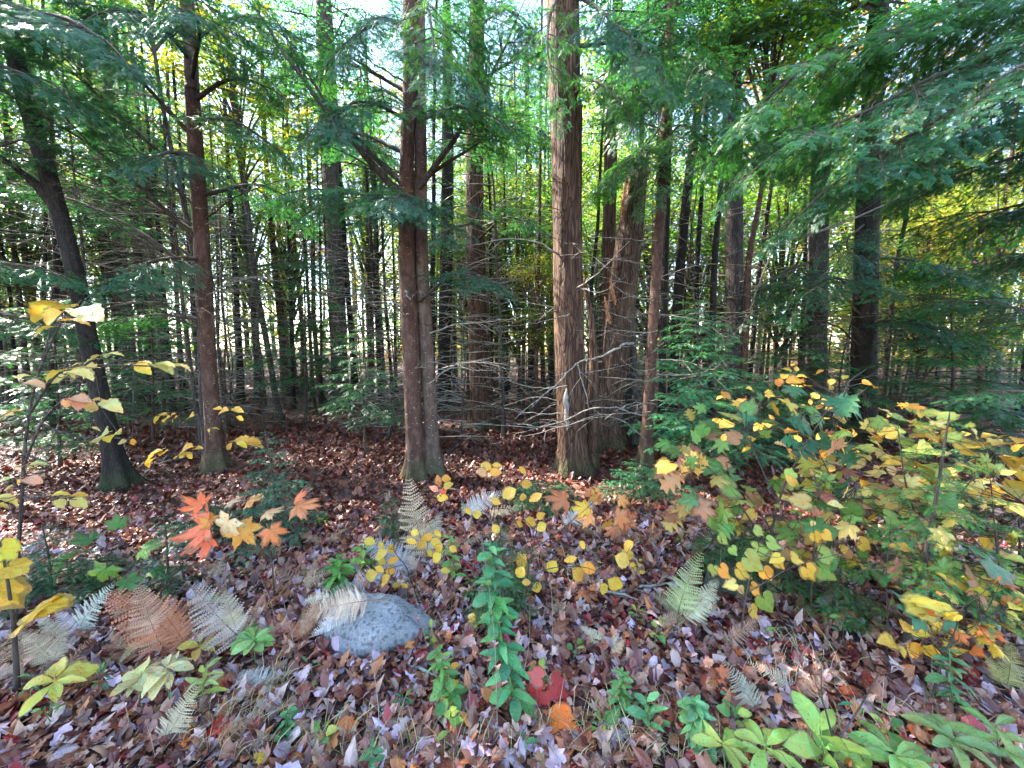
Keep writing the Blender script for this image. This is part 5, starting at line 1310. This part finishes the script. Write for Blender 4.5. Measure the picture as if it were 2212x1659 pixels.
# ---------------------------------------------------------------- ferns
def frond_mb(seed, pairs=24, wide=.30, arch=.25, shrivel=0.0):
    rng = np.random.default_rng(seed); mb = MB()
    u = np.linspace(0, 1, 14)
    def pos(t): return np.array([.04 * math.sin(3 * t + seed), t, arch * (t - t * t) * 1.2 - arch * .25 * t ** 3])
    tube_into(mb, [pos(t) for t in np.linspace(-.25, 1, 10)], np.linspace(.008, .002, 10), 4, 12, 0, (.55, .42, .30))
    vs = []; cs = []
    for k in range(pairs):
        t = .06 + .92 * (k / pairs) ** .92
        lp = wide * (1 - t) ** .75 * min(1, .55 + t * 2.2) * rng.uniform(.9, 1.1) + .012
        for s in (-1, 1):
            o = pos(t); an = R(rng.uniform(62, 78)); droop = rng.uniform(-.25, .35) + shrivel * rng.uniform(-1.2, 1.2)
            d = np.array([s * math.sin(an), math.cos(an), -droop * .6]); q = np.array([-d[1], d[0], 0.05]); q /= np.linalg.norm(q)
            m_ = max(3, int(lp / .020)); shade = rng.uniform(.8, 1.1)
            for i in range(m_):
                v0 = i / m_; c = o + d * lp * v0 + np.array([0, 0, -.25 * shrivel * (v0 ** 2) * lp])
                w = lp * .15 * (1 - v0) ** .6 + .003; st = lp / m_
                for sd in (-1, 1):
                    tip = c + sd * q * w + d * st * .7 + np.array([0, 0, rng.normal(0, .004)])
                    vs.append(np.stack([c - d * st * .15, c + d * st * .85, tip])); cs.append(np.full((3, 3), shade))
    V = np.concatenate(vs); mb.add(V, np.arange(len(V)).reshape(-1, 3), 0, np.concatenate(cs))
    return mb
FROND = [frond_mb(k, 24, .27, a, sh).mesh('frond', M_FERN) for k, a, sh in ((1, .22, .1), (2, .40, .25), (3, .14, .15), (4, .5, .35))]
FRONDS = [frond_mb(k, 22, .22, .42, .8).mesh('frond', M_FERN) for k in (6, 7, 8)]
CREAM, WHITE, TAN, RUST, PGRN = (.70, .60, .40), (.72, .70, .64), (.55, .36, .22), (.52, .24, .12), (.50, .54, .26)
def fern(label, base, fronds):
    b = gpt(*base); root = thing('fern', label, 'fern', b)
    for (x0, y0, x1, y1, c, f, *w) in fronds:
        p0 = gpt(x0, y0); p0.z += .015
        if y0 < base[1] - 30: p0 = at(x0, y0, b.y)
        if len(w) > 2: p0 = at(x0, y0, w[2])
        p1 = at(x1, y1, min(p0.y, b.y + .25) + (w[1] if len(w) > 1 else .06))
        if len(w) > 2: p1 = at(x1, y1, w[2] + w[1])
        if p1.z < gz(p1.x, p1.y) + .04: p1 = gpt(x1, y1) + Vector((0, 0, .06))
        cam_d = (Vector((0, 0, CAM_H)) - p0).normalized()
        o = obj('frond', random.choice(FRONDS if c in (RUST, TAN) and random.random() < .6 else FROND))
        put(o, root, frame(p0, p1, Vector((0, 0, 1)) * (1 - f) + cam_d * f, None, w[0] if w else 1.0))
        o.color = (*jit(c), 1)
fern('tall upright cream coloured fern before the twin trunks', (925, 1235), [(925, 1215, 886, 1028, CREAM, .9, 1.05), (915, 1190, 957, 1104, (.66, .62, .40), .7, 1.1), (930, 1215, 990, 1180, CREAM, .5)])
fern('arching white fern frond with hanging leaflets behind the yellow twigs', (900, 1265), [(905, 1235, 780, 1155, WHITE, .6, 1.15), (905, 1240, 870, 1190, CREAM, .5)])
fern('pale bleached fern leaning over the top of the boulder', (840, 1275), [(835, 1248, 728, 1298, WHITE, .6, 1.1), (790, 1290, 660, 1330, CREAM, .5, 1.2), (745, 1310, 672, 1372, CREAM, .5)])
YK = gpt(775, 1415).y
fern('cream fern draped across the face of the boulder', (640, 1400), [(800, 1292, 655, 1330, CREAM, .6, 1.2, -.1, YK + .12), (770, 1300, 668, 1372, WHITE, .6, 1.0, -.1, YK + .08), (720, 1290, 650, 1300, CREAM, .5, 1.0, 0.0, YK + .15), (690, 1300, 640, 1380, TAN, .6, 1.0, -.08, YK + .05)])
fern('shrivelled cream fern behind the tall green aster', (1060, 1150), [(1010, 1120, 1086, 1058, WHITE, .7, 1.2), (1050, 1120, 1128, 1112, CREAM, .5), (1010, 1120, 996, 1080, CREAM, .6), (1010, 1130, 1010, 1160, CREAM, .6)])
fern('bleached fern curling beneath the blotched maple leaves', (1240, 1170), [(1230, 1140, 1292, 1078, WHITE, .6, 1.1), (1225, 1135, 1215, 1108, WHITE, .6)])
fern('grey green fern fanning out below the viburnum', (1472, 1370), [(1470, 1330, 1512, 1188, PGRN, .85, 1.1), (1475, 1335, 1556, 1252, (.60, .60, .42), .7), (1470, 1340, 1408, 1278, PGRN, .6), (1478, 1345, 1552, 1335, (.60, .60, .42), .6), (1480, 1320, 1560, 1288, (.62, .62, .46), .65), (1472, 1345, 1530, 1370, (.58, .58, .42), .6)])
fern('small withered cream fern lying on maroon leaves', (1305, 1425), [(1300, 1400, 1253, 1348, CREAM, .8, 1.1), (1310, 1405, 1298, 1362, CREAM, .8), (1318, 1410, 1338, 1365, CREAM, .8), (1322, 1430, 1352, 1380, CREAM, .7)])
fern('flat grey white fern among leaves near the broad green seedlings', (1640, 1540), [(1640, 1535, 1562, 1432, (.62, .64, .50), .9, 1.3), (1625, 1530, 1600, 1450, (.62, .64, .50), .8)])
fern('silvery white fern frond at the edge of the dark hollow', (165, 1390), [(165, 1375, 246, 1262, WHITE, .6, 1.1), (130, 1395, 90, 1330, CREAM, .5), (175, 1380, 120, 1320, WHITE, .5, .9)])
fern('rust coloured fern clump with long feathery fronds', (345, 1440), [(380, 1395, 242, 1262, RUST, .75, 1.25), (360, 1400, 292, 1258, (.66, .42, .30), .7, 1.1), (395, 1400, 330, 1290, RUST, .7), (390, 1420, 340, 1330, RUST, .6, 1.2), (350, 1420, 250, 1340, RUST, .6), (300, 1385, 252, 1435, (.64, .50, .26), .7, 1.0, -.1)])
fern('tan fern clump spreading pale tipped fronds beside the rusty one', (500, 1420), [(535, 1380, 402, 1262, (.66, .52, .38), .75, 1.2), (520, 1370, 480, 1270, CREAM, .7), (545, 1390, 560, 1300, TAN, .6), (530, 1400, 600, 1350, TAN, .6), (540, 1370, 420, 1330, TAN, .6, 1.1)])
fern('bleached tan fern bed under the huge yellow leaves', (85, 1470), [(100, 1450, 20, 1350, TAN, .5, 1.2), (110, 1430, 150, 1345, CREAM, .5), (70, 1460, -30, 1390, TAN, .5, 1.1), (120, 1450, 60, 1360, CREAM, .5, 1.1), (130, 1470, 200, 1380, TAN, .5), (60, 1480, 10, 1430, CREAM, .5)])
fern('cream coloured fern flattened among the fallen leaves', (350, 1620), [(350, 1605, 428, 1482, (.72, .64, .50), .85, 1.3), (370, 1600, 400, 1510, (.72, .64, .50), .8, 1.2)])
fern('small bluish white fern in yellow grass', (590, 1500), [(590, 1490, 518, 1470, WHITE, .8, 1.2), (590, 1495, 560, 1520, WHITE, .7)])
fern('orange brown fern wilting against the boulder', (640, 1400), [(640, 1385, 690, 1300, RUST, .6), (650, 1390, 610, 1330, (.66, .30, .15), .6, 1.1), (660, 1385, 660, 1310, TAN, .6)])
fern('yellow green fern beside the teal leaved maple seedling', (2170, 1500), [(2165, 1490, 2190, 1385, (.50, .55, .18), .7, 1.2), (2160, 1490, 2130, 1410, (.50, .55, .18), .6)])
fern('fading fern bed with curled tan tips behind the rusty clump', (620, 1300), [(640, 1270, 575, 1215, TAN, .6), (660, 1265, 690, 1200, TAN, .6), (620, 1290, 560, 1250, RUST, .6), (640, 1280, 720, 1235, CREAM, .6)])

# ---------------------------------------------------------------- green herbs
def herb(name, label, base, top, n, lpx, shapes, pal, droop=.2, whorl=False, elev=.35, u0=.12, wide=1.0, bend=0, r0=.004):
    b = gpt(*base); root = thing(name, label, 'plant', b)
    t = at(top[0], top[1], b.y + .02)
    if t.z < b.z + .05: t.z = b.z + .05
    m_ = (b + t) / 2 + Vector((bend, 0, 0))
    C, _ = resample([b - Vector((0, 0, .02)), m_, t], [1, 1, 1], 30)
    stem_mesh(root, [Vector(c) for c in C[::5]] + [Vector(C[-1])], r0, r0 * .4, M_HERB)
    s = pxsize(b)
    for k in range(n):
        u = u0 + (1 - u0) * (k + .5) / n if not whorl else random.uniform(.82, 1)
        i = min(29, int(u * 29)); p = Vector(C[i]); a = k * 2.4 + random.uniform(-.3, .3)
        L = lpx * s * random.uniform(.8, 1.15) * (1 - .35 * (u - .3) ** 2 * 2 if not whorl else 1)
        d = Vector((math.cos(a), math.sin(a), elev - droop * (1 - u) * 1.5 + random.uniform(-.15, .15))).normalized()
        add_leaf(root, random.choice(shapes), p, p + d * L, Vector((0, 0, 1)) + Vector((random.uniform(-.3, .3), -.35 + random.uniform(-.3, .3), 0)), random.choice(pal), wide)
    return root
m_, nt_, out_ = newmat('green_stem')
p_ = N(nt_, 'ShaderNodeBsdfPrincipled'); p_.inputs['Roughness'].default_value = .5
nt_.links.new(ramp(nt_, noise(nt_, coords(nt_), 20, 3), [(.3, (.05, .12, .03)), (.7, (.13, .2, .06))]), p_.inputs['Base Color'])
nt_.links.new(p_.outputs[0], out_.inputs['Surface']); M_HERB = m_
herb('aster', 'tall leafy blue green aster standing alone in the brown litter', (1120, 1545), (1058, 1165), 58, 52, ['lance', 'lance', 'oblong'], [(.06, .30, .15), (.08, .34, .16), (.05, .25, .14), (.10, .36, .13)], .25, elev=.1, bend=-.02, wide=1.35, r0=.005)
herb('goldenrod', 'leafy green goldenrod with a few yellow lower leaves beside the tall aster', (985, 1545), (945, 1398), 34, 42, ['lance', 'oblong'], [(.12, .36, .10), (.16, .40, .12), (.09, .30, .10)], .3, elev=.15, wide=1.3)
for (x, y, x1, y1) in [(965, 1490, 985, 1470), (975, 1500, 968, 1530), (985, 1520, 1005, 1552), (975, 1510, 985, 1548)]:
    leafpx(bpy.data.objects['goldenrod'], 'ovate', x, y, x1, y1, gpt(985, 1545).y, random.choice([(.62, .36, .05), (.66, .46, .06), (.40, .46, .06)]), 1, .7)
herb('goldenrod', 'short bushy green goldenrod between the red leaf and the white fern', (1335, 1545), (1345, 1445), 34, 30, ['lance', 'oblong'], [(.10, .32, .12), (.13, .36, .12)], .3, elev=.2, wide=1.3)
herb('herb', 'fresh green herb with palmate leaves between the tan ferns and the boulder', (552, 1445), (548, 1375), 14, 44, ['oblong'], [(.20, .46, .16), (.26, .52, .20), (.18, .42, .12)], .1, True, .2, wide=1.1)
herb('herb', 'bright green herb with pale leaves by the withered stalk', (432, 1530), (445, 1440), 12, 44, ['oblong', 'lance'], [(.30, .50, .16), (.44, .56, .26), (.36, .50, .10)], .1, False, .3, .4)
herb('seedling', 'pale yellow green seedling with broad soft leaves on thin stalks', (300, 1530), (305, 1450), 9, 48, ['oblong', 'ovate'], [(.50, .54, .26), (.56, .58, .32)], .1, True, .1, wide=1.0)
herb('seedling', 'washed out cream green seedling with drooping oval leaves', (368, 1530), (360, 1435), 8, 48, ['oblong', 'ovate'], [(.54, .56, .32), (.58, .60, .36)], .2, True, .0, wide=1.0)
herb('seedling', 'yellowish four leaved seedling at the tip of the rusty fern', (440, 1440), (432, 1385), 6, 40, ['oblong'], [(.42, .42, .10), (.46, .40, .10)], .1, True, .25)
herb('seedling', 'limp yellow green leaves bending over the lilac litter', (105, 1560), (120, 1455), 7, 66, ['ovate', 'oblong'], [(.50, .54, .12), (.56, .54, .14)], .3, True, .0, wide=.9)
herb('herb', 'dark blue green small leaved herb near the yellow grass', (612, 1600), (625, 1530), 22, 24, ['oblong', 'ovate'], [(.06, .28, .12), (.08, .32, .14)], .2, False, .2)
herb('herb', 'dark leafy herb low at the foot of the picture beside maroon leaves', (800, 1690), (805, 1610), 16, 32, ['oblong', 'lance'], [(.07, .26, .13), (.10, .30, .14)], .2, False, .25)
herb('herb', 'glossy green palmate herb behind the boulder', (735, 1275), (728, 1205), 20, 44, ['oblong', 'lance'], [(.10, .34, .08), (.13, .40, .09), (.08, .28, .08)], .2, False, .1, .3, wide=1.2)
herb('herb', 'small green palmate herb under the arching white frond', (795, 1240), (780, 1175), 14, 36, ['oblong', 'lance'], [(.12, .36, .08), (.20, .42, .10)], .2, False, .1, .3, wide=1.2)
herb('herb', 'light green herb among yellow leaves beside the upright fern', (985, 1260), (970, 1150), 20, 26, ['oblong'], [(.16, .40, .12), (.22, .42, .14)], .2, False, .15, .2)
herb('aster', 'dense teal leafy aster clump beside the white fern', (1520, 1620), (1500, 1510), 40, 46, ['lance', 'oblong'], [(.09, .36, .18), (.12, .40, .20), (.08, .30, .14)], .2, False, .1, .2, wide=1.35)
herb('aster', 'bluish green aster sprout of upright pointed leaves', (1408, 1590), (1395, 1510), 9, 50, ['oblong', 'lance'], [(.10, .36, .18), (.14, .40, .20)], .0, False, .55, .2, wide=1.1)
herb('seedling', 'light green whorl of broad toothed leaves beneath the teal aster', (1640, 1690), (1655, 1605), 8, 72, ['oblong'], [(.20, .40, .10), (.26, .44, .12)], .1, True, .15, wide=.85)
herb('seedling', 'lime green rosette of drooping oval leaves at the litter edge', (1570, 1690), (1560, 1600), 6, 62, ['oblong'], [(.24, .42, .10), (.28, .46, .12)], .2, True, .1, wide=.9)
herb('broadleaf_herb', 'large light green herb with upright toothed leaves and tiny white flowers', (1785, 1670), (1770, 1570), 9, 92, ['oblong'], [(.22, .50, .11), (.27, .54, .13), (.18, .44, .10)], .0, False, .75, .05, wide=1.15)
herb('seedling', 'spreading green seedling with wide pointed leaves under the bare forked twig', (1950, 1700), (1930, 1620), 9, 92, ['oblong'], [(.16, .38, .11), (.20, .42, .12)], .1, True, .2, wide=.85)
herb('seedling', 'grey green seedling with folded leaves near the maroon litter', (2065, 1680), (2060, 1590), 9, 76, ['oblong'], [(.17, .36, .14), (.20, .38, .14)], .1, True, .2, wide=.8)
herb('seedling', 'outermost green seedling with two tiers of smooth leaves', (2165, 1660), (2150, 1560), 9, 74, ['oblong'], [(.17, .36, .12), (.22, .40, .14)], .1, False, .15, .4, wide=.85)
herb('aster', 'nodding dark green aster under the teal maple leaves', (2060, 1540), (2050, 1400), 22, 42, ['oblong', 'lance'], [(.07, .26, .12), (.09, .30, .12)], .3, False, .1, .25)
# red three leaved viburnum and the bright orange leaf
b = gpt(1186, 1535); root = thing('red_seedling', 'low seedling with three big crimson leaves lying over the litter', 'seedling', b)
stem_mesh(root, [b, at(1186, 1500, b.y), at(1184, 1470, b.y)], .003, .002)
for q, c, w in [((1180, 1486, 1136, 1522), (.46, .06, .07), 1.2), ((1176, 1468, 1138, 1452), (.50, .12, .12), 1.1), ((1188, 1472, 1228, 1504), (.48, .05, .06), 1.15), ((1184, 1490, 1190, 1532), (.34, .10, .03), .75)]:
    leafpx(root, 'goose', *q, b.y + .02, c, w, .85)
b = gpt(1215, 1580); o = add_leaf(GROUND, 'round', gpt(1178, 1552) + Vector((0, 0, .03)), gpt(1252, 1602) + Vector((0, 0, .035)), Vector((.1, -.5, 1)), (.70, .22, .03), 1.0, 'orange_leaf')
o['label'] = 'bright orange oval leaf lying on the litter'
for k, (x, y, dx, dy, c) in enumerate([(1170, 1600, 30, 15, (.46, .40, .52)), (1325, 1590, -34, 26, (.48, .42, .54)), (390, 1620, 32, -12, (.66, .20, .03)), (460, 1590, 36, 8, (.40, .03, .02)), (560, 1655, 30, -22, (.68, .46, .04)), (205, 1600, 40, -20, (.50, .44, .56)), (130, 1640, 44, -8, (.46, .42, .54)), (1265, 1290, 8, 25, (.40, .18, .10)), (1200, 1370, 40, 12, (.36, .16, .11)), (1090, 1650, 28, 14, (.44, .40, .52)), (1820, 1500, 40, 22, (.34, .09, .03)), (1870, 1480, 34, 18, (.30, .05, .03))]):  # lilac leaves are coloured for reflected sky
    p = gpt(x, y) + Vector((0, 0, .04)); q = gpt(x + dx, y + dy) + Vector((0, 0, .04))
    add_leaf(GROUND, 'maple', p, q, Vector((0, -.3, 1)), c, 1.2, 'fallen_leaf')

# ---------------------------------------------------------------- hemlock saplings in the undergrowth
def sapling(label, base, top, half, n, tint, u0=.12, meshes=None, Y=None, shape=.8):
    b = gpt(*base) if Y is None else Vector((at(base[0], base[1], Y).x, Y, gz(at(base[0], base[1], Y).x, Y)))
    root = thing('hemlock_sapling', label, 'sapling', b)
    t = at(top[0], top[1], b.y)
    C, _ = resample([b - Vector((0, 0, .04)), (b + t) / 2 + Vector((.02, 0, 0)), t], [1, 1, 1], 30)
    h = (t - b).length; s = pxsize(b); Wd = half * s
    stem_mesh(root, [Vector(c) for c in C[::4]] + [Vector(C[-1])], .006 + h * .008, .002)
    n = int(n * (1 if meshes else 1.3))
    for k in range(n):
        u = u0 + (1 - u0) * (k + random.uniform(.1, .9)) / n; i = min(29, int(u * 29))
        a = k * 2.4 + random.uniform(-.4, .4); L = Wd * (1 - u) ** shape * random.uniform(.75, 1.15) + .12 * Wd
        d = Vector((math.cos(a), math.sin(a), random.uniform(-.12, .25))).normalized()
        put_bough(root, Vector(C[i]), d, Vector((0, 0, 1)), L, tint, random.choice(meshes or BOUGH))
    return root
sapling('small green hemlock seedling tinted bluish for sky light above orange maple leaves', (600, 1170), (572, 925), 105, 34, (1.5, 1.6, 1.9))  # bright bluish tint puts sky glints into the needle colour
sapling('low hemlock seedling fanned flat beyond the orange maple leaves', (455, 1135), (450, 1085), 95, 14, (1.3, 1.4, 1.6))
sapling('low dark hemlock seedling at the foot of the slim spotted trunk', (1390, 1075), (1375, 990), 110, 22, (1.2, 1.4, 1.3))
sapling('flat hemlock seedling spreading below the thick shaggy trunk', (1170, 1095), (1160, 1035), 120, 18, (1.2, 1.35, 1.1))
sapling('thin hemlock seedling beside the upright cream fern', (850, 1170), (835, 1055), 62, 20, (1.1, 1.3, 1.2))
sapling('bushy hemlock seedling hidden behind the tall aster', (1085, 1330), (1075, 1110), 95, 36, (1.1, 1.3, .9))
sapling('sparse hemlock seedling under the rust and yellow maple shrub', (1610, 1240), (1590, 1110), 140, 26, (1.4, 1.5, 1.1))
sapling('bushy hemlock sapling tinted pale for sun glints between the slim trunk and the oak', (1520, 1010), (1500, 640), 150, 66, (2.0, 2.0, 2.1), .12, BOUGH, None, .5)  # strong pale tint puts the sun's gloss into the needle colour
sapling('feathery hemlock sapling with a dark straight leader in the lime green shrub', (1950, 1400), (2052, 890), 170, 30, (1.5, 1.6, .8), .3, BOUGH, None, .6)  # yellow green tint brightens the needles for sun from above
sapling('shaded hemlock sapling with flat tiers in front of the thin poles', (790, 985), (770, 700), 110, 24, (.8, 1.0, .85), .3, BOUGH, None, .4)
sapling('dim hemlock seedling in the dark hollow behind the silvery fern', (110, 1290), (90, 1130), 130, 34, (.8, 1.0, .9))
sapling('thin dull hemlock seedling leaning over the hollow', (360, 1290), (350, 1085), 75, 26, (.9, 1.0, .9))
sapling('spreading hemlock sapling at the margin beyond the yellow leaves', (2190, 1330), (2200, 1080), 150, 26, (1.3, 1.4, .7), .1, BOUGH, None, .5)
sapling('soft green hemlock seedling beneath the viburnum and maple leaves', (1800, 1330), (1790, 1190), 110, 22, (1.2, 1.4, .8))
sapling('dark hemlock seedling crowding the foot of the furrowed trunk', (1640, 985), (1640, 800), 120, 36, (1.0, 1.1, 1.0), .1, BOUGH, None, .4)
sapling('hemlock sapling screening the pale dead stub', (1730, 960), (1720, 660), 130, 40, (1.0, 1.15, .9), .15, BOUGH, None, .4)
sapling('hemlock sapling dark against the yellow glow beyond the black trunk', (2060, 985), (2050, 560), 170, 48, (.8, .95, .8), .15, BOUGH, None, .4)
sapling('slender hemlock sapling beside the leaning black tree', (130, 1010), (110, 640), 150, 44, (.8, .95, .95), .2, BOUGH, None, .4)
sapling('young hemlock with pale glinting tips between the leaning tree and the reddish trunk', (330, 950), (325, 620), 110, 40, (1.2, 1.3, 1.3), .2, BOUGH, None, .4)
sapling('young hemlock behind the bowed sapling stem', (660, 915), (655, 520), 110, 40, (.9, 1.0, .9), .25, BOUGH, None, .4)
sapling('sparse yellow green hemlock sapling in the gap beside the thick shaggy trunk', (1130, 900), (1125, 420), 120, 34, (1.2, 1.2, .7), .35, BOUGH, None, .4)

# ---------------------------------------------------------------- bare stems, sticks, dry grass
root, nodes, b = shrub('bare_seedling', 'dark forked bare twig rising from the broad green seedlings', 'seedling', (1785, 1668), [[(1800, 1615), (1790, 1560), (1775, 1500), (1775, 1440)], [(1800, 1612, 1.4), (1850, 1540, 1.4), (1890, 1470, 1.4), (1905, 1440, 1.4)], [(1785, 1540, 1.4), (1760, 1470, 1.45)]], None, r0=.006)
root, nodes, b = shrub('bare_seedling', 'thin straight bare stem beside the teal maple leaves', 'seedling', (1916, 1420), [[(1917, 1330), (1915, 1230), (1925, 1120)]], None, r0=.004)
root, nodes, b = shrub('withered_stalk', 'withered brown stalk standing before the boulder', 'plant', (640, 1420), [[(632, 1380), (610, 1290)], [(630, 1370, 2.0), (650, 1330, 2.0)]], None, r0=.003, mat=M_TWIG)
for k, (a, b_) in enumerate([((270, 1492), (352, 1466)), ((612, 1292), (708, 1238)), ((880, 1440), (1020, 1520)), ((1150, 1240), (1290, 1228)), ((1330, 1288), (1480, 1262)), ((0, 1050), (190, 1090)), ((480, 960), (420, 985)), ((690, 980), (780, 965)), ((1270, 1280), (1420, 1315)), ((1660, 1420), (1740, 1465)), ((320, 1010), (430, 985)), ((60, 1520), (150, 1500))]):
    p, q = gpt(*a), gpt(*b_); mb = MB(); rng_ = np.random.default_rng(k)
    C, rr = resample([p + Vector((0, 0, .012)), (p + q) / 2 + Vector((0, 0, .035)), q + Vector((0, 0, .02))], [.009, .008, .004], 12)
    C[1:-1] += rng_.normal(0, .006, (10, 3)); tube_into(mb, C, rr, 5, 12); twigs_into(mb, C, rr, 2, rng_, .15)
    o = obj('fallen_stick', mb.mesh('fallen_stick', M_TWIGD if k % 2 else M_TWIG, True, p)); o.location = p
    tag(o, 'thin crooked dead stick lying across the fallen leaves', 'stick', 'dead sticks on the leaf litter')
def grass():
    rng = np.random.default_rng(50); mb = MB()
    cl = [(1250, 1590, 130, 40), (740, 1620, 160, 40), (590, 1480, 40, 30), (560, 1560, 90, 50), (1430, 1560, 120, 60), (1900, 1560, 250, 60), (1700, 1450, 150, 60), (950, 1620, 200, 30), (1080, 1240, 60, 40), (1180, 1200, 120, 60), (440, 1560, 80, 60), (1700, 1640, 200, 20), (1260, 1250, 40, 30), (500, 1640, 150, 15), (900, 1330, 60, 60), (1300, 1650, 250, 15)]
    for (cx, cy_, rx, ry) in cl:
        for k in range(80):
            p = np.array(gpt(cx + rng.normal(0, rx * .5), cy_ + rng.normal(0, ry * .5)))
            L = rng.uniform(.05, .20); a = rng.uniform(0, 6.28); ln = rng.uniform(.2, 1.2)
            d = np.array([math.cos(a) * ln, math.sin(a) * ln, 1.0]); d /= np.linalg.norm(d); w = rng.uniform(.0008, .002)
            side = np.cross(d, (0.3, 1, 0)); side /= np.linalg.norm(side)
            m1 = p + d * L * .5; e = p + d * L + np.array([d[0], d[1], -.5]) * L * .35
            col = [(.55, .45, .28), (.62, .55, .38), (.45, .35, .22), (.25, .36, .16), (.58, .56, .22)][rng.integers(5)]
            mb.add([p - side * w, p + side * w, m1 - side * w, m1 + side * w, e], [(0, 1, 3), (0, 3, 2), (2, 3, 4)], 0, col)
    o = obj('dry_grass', mb.mesh('dry_grass', M_GRASS))
    tag(o, 'thin straw coloured grass blades scattered through the leaf litter', 'grass', None, 'stuff')
grass()
for k, (x0, y0, x1, y1) in enumerate([(820, 1659, 790, 1360), (1010, 1640, 1000, 1400), (1075, 1600, 1040, 1150), (925, 1420, 875, 1230), (1190, 1450, 1180, 1180), (350, 1620, 365, 1440), (280, 1600, 250, 1480), (600, 1380, 560, 1240), (1770, 1460, 1720, 1330), (1120, 1500, 1145, 1300), (2010, 1480, 2000, 1300), (60, 1330, 0, 1000)]):
    p = gpt(x0, y0); q = at(x1, y1, p.y + .1); mb = MB()
    tube_into(mb, [p, (p + q) / 2 + Vector((.02, 0, 0)), q], [.0018, .0014, .0007], 4, 8)
    for u in (.7, .8, .88, .95):
        c = p.lerp(q, u); tube_into(mb, [c, c + Vector((random.uniform(-.03, .03), random.uniform(-.03, .03), .03))], [.001, .0004], 3, 2)
    o = obj('dry_stalk', mb.mesh('dry_stalk', M_TWIG, True, p)); o.location = p
    tag(o, 'hair thin dry weed stalk standing up out of the litter', 'stalk', 'dry weed stalks in the undergrowth')

rt = random.Random(4)
for k in range(34):
    x0 = rt.choice([1240, 1300, 1330, 1372, 1405, 1420]); y0 = rt.uniform(520, 960); dx = rt.choice([-1, -1, 1]) * rt.uniform(70, 190)
    key = {1240: 'big', 1300: 'snag', 1330: 'snag', 1372: 'pole', 1405: 'slim', 1420: 'slim'}[x0]
    Yk = TREES[key][1][0].y - .1
    dead(key, [(x0, y0, Yk), (x0 + dx * .5, y0 + rt.uniform(-18, 22), Yk - rt.uniform(.2, .6)), (x0 + dx, y0 + rt.uniform(-45, 35), Yk - rt.uniform(.3, .9))], rt.uniform(.0045, .008), 3, 400 + k, M_TWIG, .22)
for k in range(16):
    x0 = rt.choice([925, 1040, 960]); y0 = rt.uniform(600, 900); dx = rt.choice([-.4, 1, 1]) * rt.uniform(60, 170)
    key = {925: 'twin2', 1040: 'mid', 960: 'back2'}[x0]; Yk = TREES[key][1][0].y - .1
    dead(key, [(x0, y0, Yk), (x0 + dx * .5, y0 + rt.uniform(-18, 22), Yk - rt.uniform(.1, .5)), (x0 + dx, y0 + rt.uniform(-45, 35), Yk - rt.uniform(.2, .7))], rt.uniform(.005, .008), 3, 500 + k, M_TWIG, .25)

# ---------------------------------------------------------------- more of the tangle: small seedlings and withered ferns
rs = random.Random(21)
KIND = [('small seedling with a few yellowing oval leaves in the litter', YEL + PALE, ['ovate', 'round']), ('small green seedling with pointed leaves in the litter', GRN + LIME, ['oblong', 'ovate']),
        ('small rusty brown maple seedling in the litter', BRN + [(.55, .28, .12), (.50, .20, .10)], ['maple']), ('small dark green herb sprout in the litter', TEAL + GRN, ['lance', 'oblong'])]
def spots(n, y0, y1, seed):
    r = random.Random(seed)
    return [(r.uniform(30, 2180), y0 + (y1 - y0) * r.random()) for _ in range(n)]
for k, (x, y) in enumerate(spots(64, 1090, 1640, 3)):
    if 650 < x < 920 and 1280 < y < 1440: continue
    lab, pal, shp = KIND[rs.choice([0, 1, 1, 2, 3, 3])]
    b = gpt(x, y); root = thing('small_seedling', lab, 'seedling', b, 'small seedlings scattered in the litter')
    h = rs.uniform(.06, .20); t = b + Vector((rs.uniform(-.05, .05), rs.uniform(-.05, .05), h))
    stem_mesh(root, [b - Vector((0, 0, .02)), (b + t) / 2 + Vector((rs.uniform(-.02, .02), 0, 0)), t], .0022, .001, rs.choice([M_HERB, M_TWIGD]))
    for j in range(rs.randint(4, 9)):
        u = rs.uniform(.35, 1); p = b.lerp(t, u); a = j * 2.4 + rs.uniform(-.4, .4); L = rs.uniform(.022, .055)
        d = Vector((math.cos(a), math.sin(a), rs.uniform(-.3, .6))).normalized()
        add_leaf(root, rs.choice(shp), p + d * .012, p + d * (L + .012), Vector((rs.uniform(-.3, .3), -.4, 1)), rs.choice(pal))
for k, (x, y) in enumerate([(470, 1250), (560, 1330), (680, 1250), (230, 1340), (60, 1420), (150, 1440), (280, 1420), (590, 1200), (700, 1180), (1420, 1350), (1560, 1390), (1000, 1180), (1100, 1180), (1230, 1330), (1390, 1180), (420, 1330), (200, 1480), (1720, 1500), (480, 1600), (1060, 1100), (1280, 1160)]):
    b = gpt(x, y); root = thing('withered_fern', 'small withered tan fern sunk into the litter', 'fern', b, 'withered ferns in the undergrowth')
    for j in range(rs.randint(3, 5)):
        a = rs.uniform(0, 6.28); L = rs.uniform(.14, .30)
        p1 = b + Vector((math.cos(a) * L * .8, math.sin(a) * L * .5, L * rs.uniform(.25, .7)))
        o = obj('frond', rs.choice(FRONDS)); put(o, root, frame(b, p1, Vector((0, -.7, 1)), None, rs.uniform(.8, 1.2)))
        o.color = (*jit(rs.choice([TAN, CREAM, RUST, (.48, .32, .2), (.60, .44, .30)])), 1)
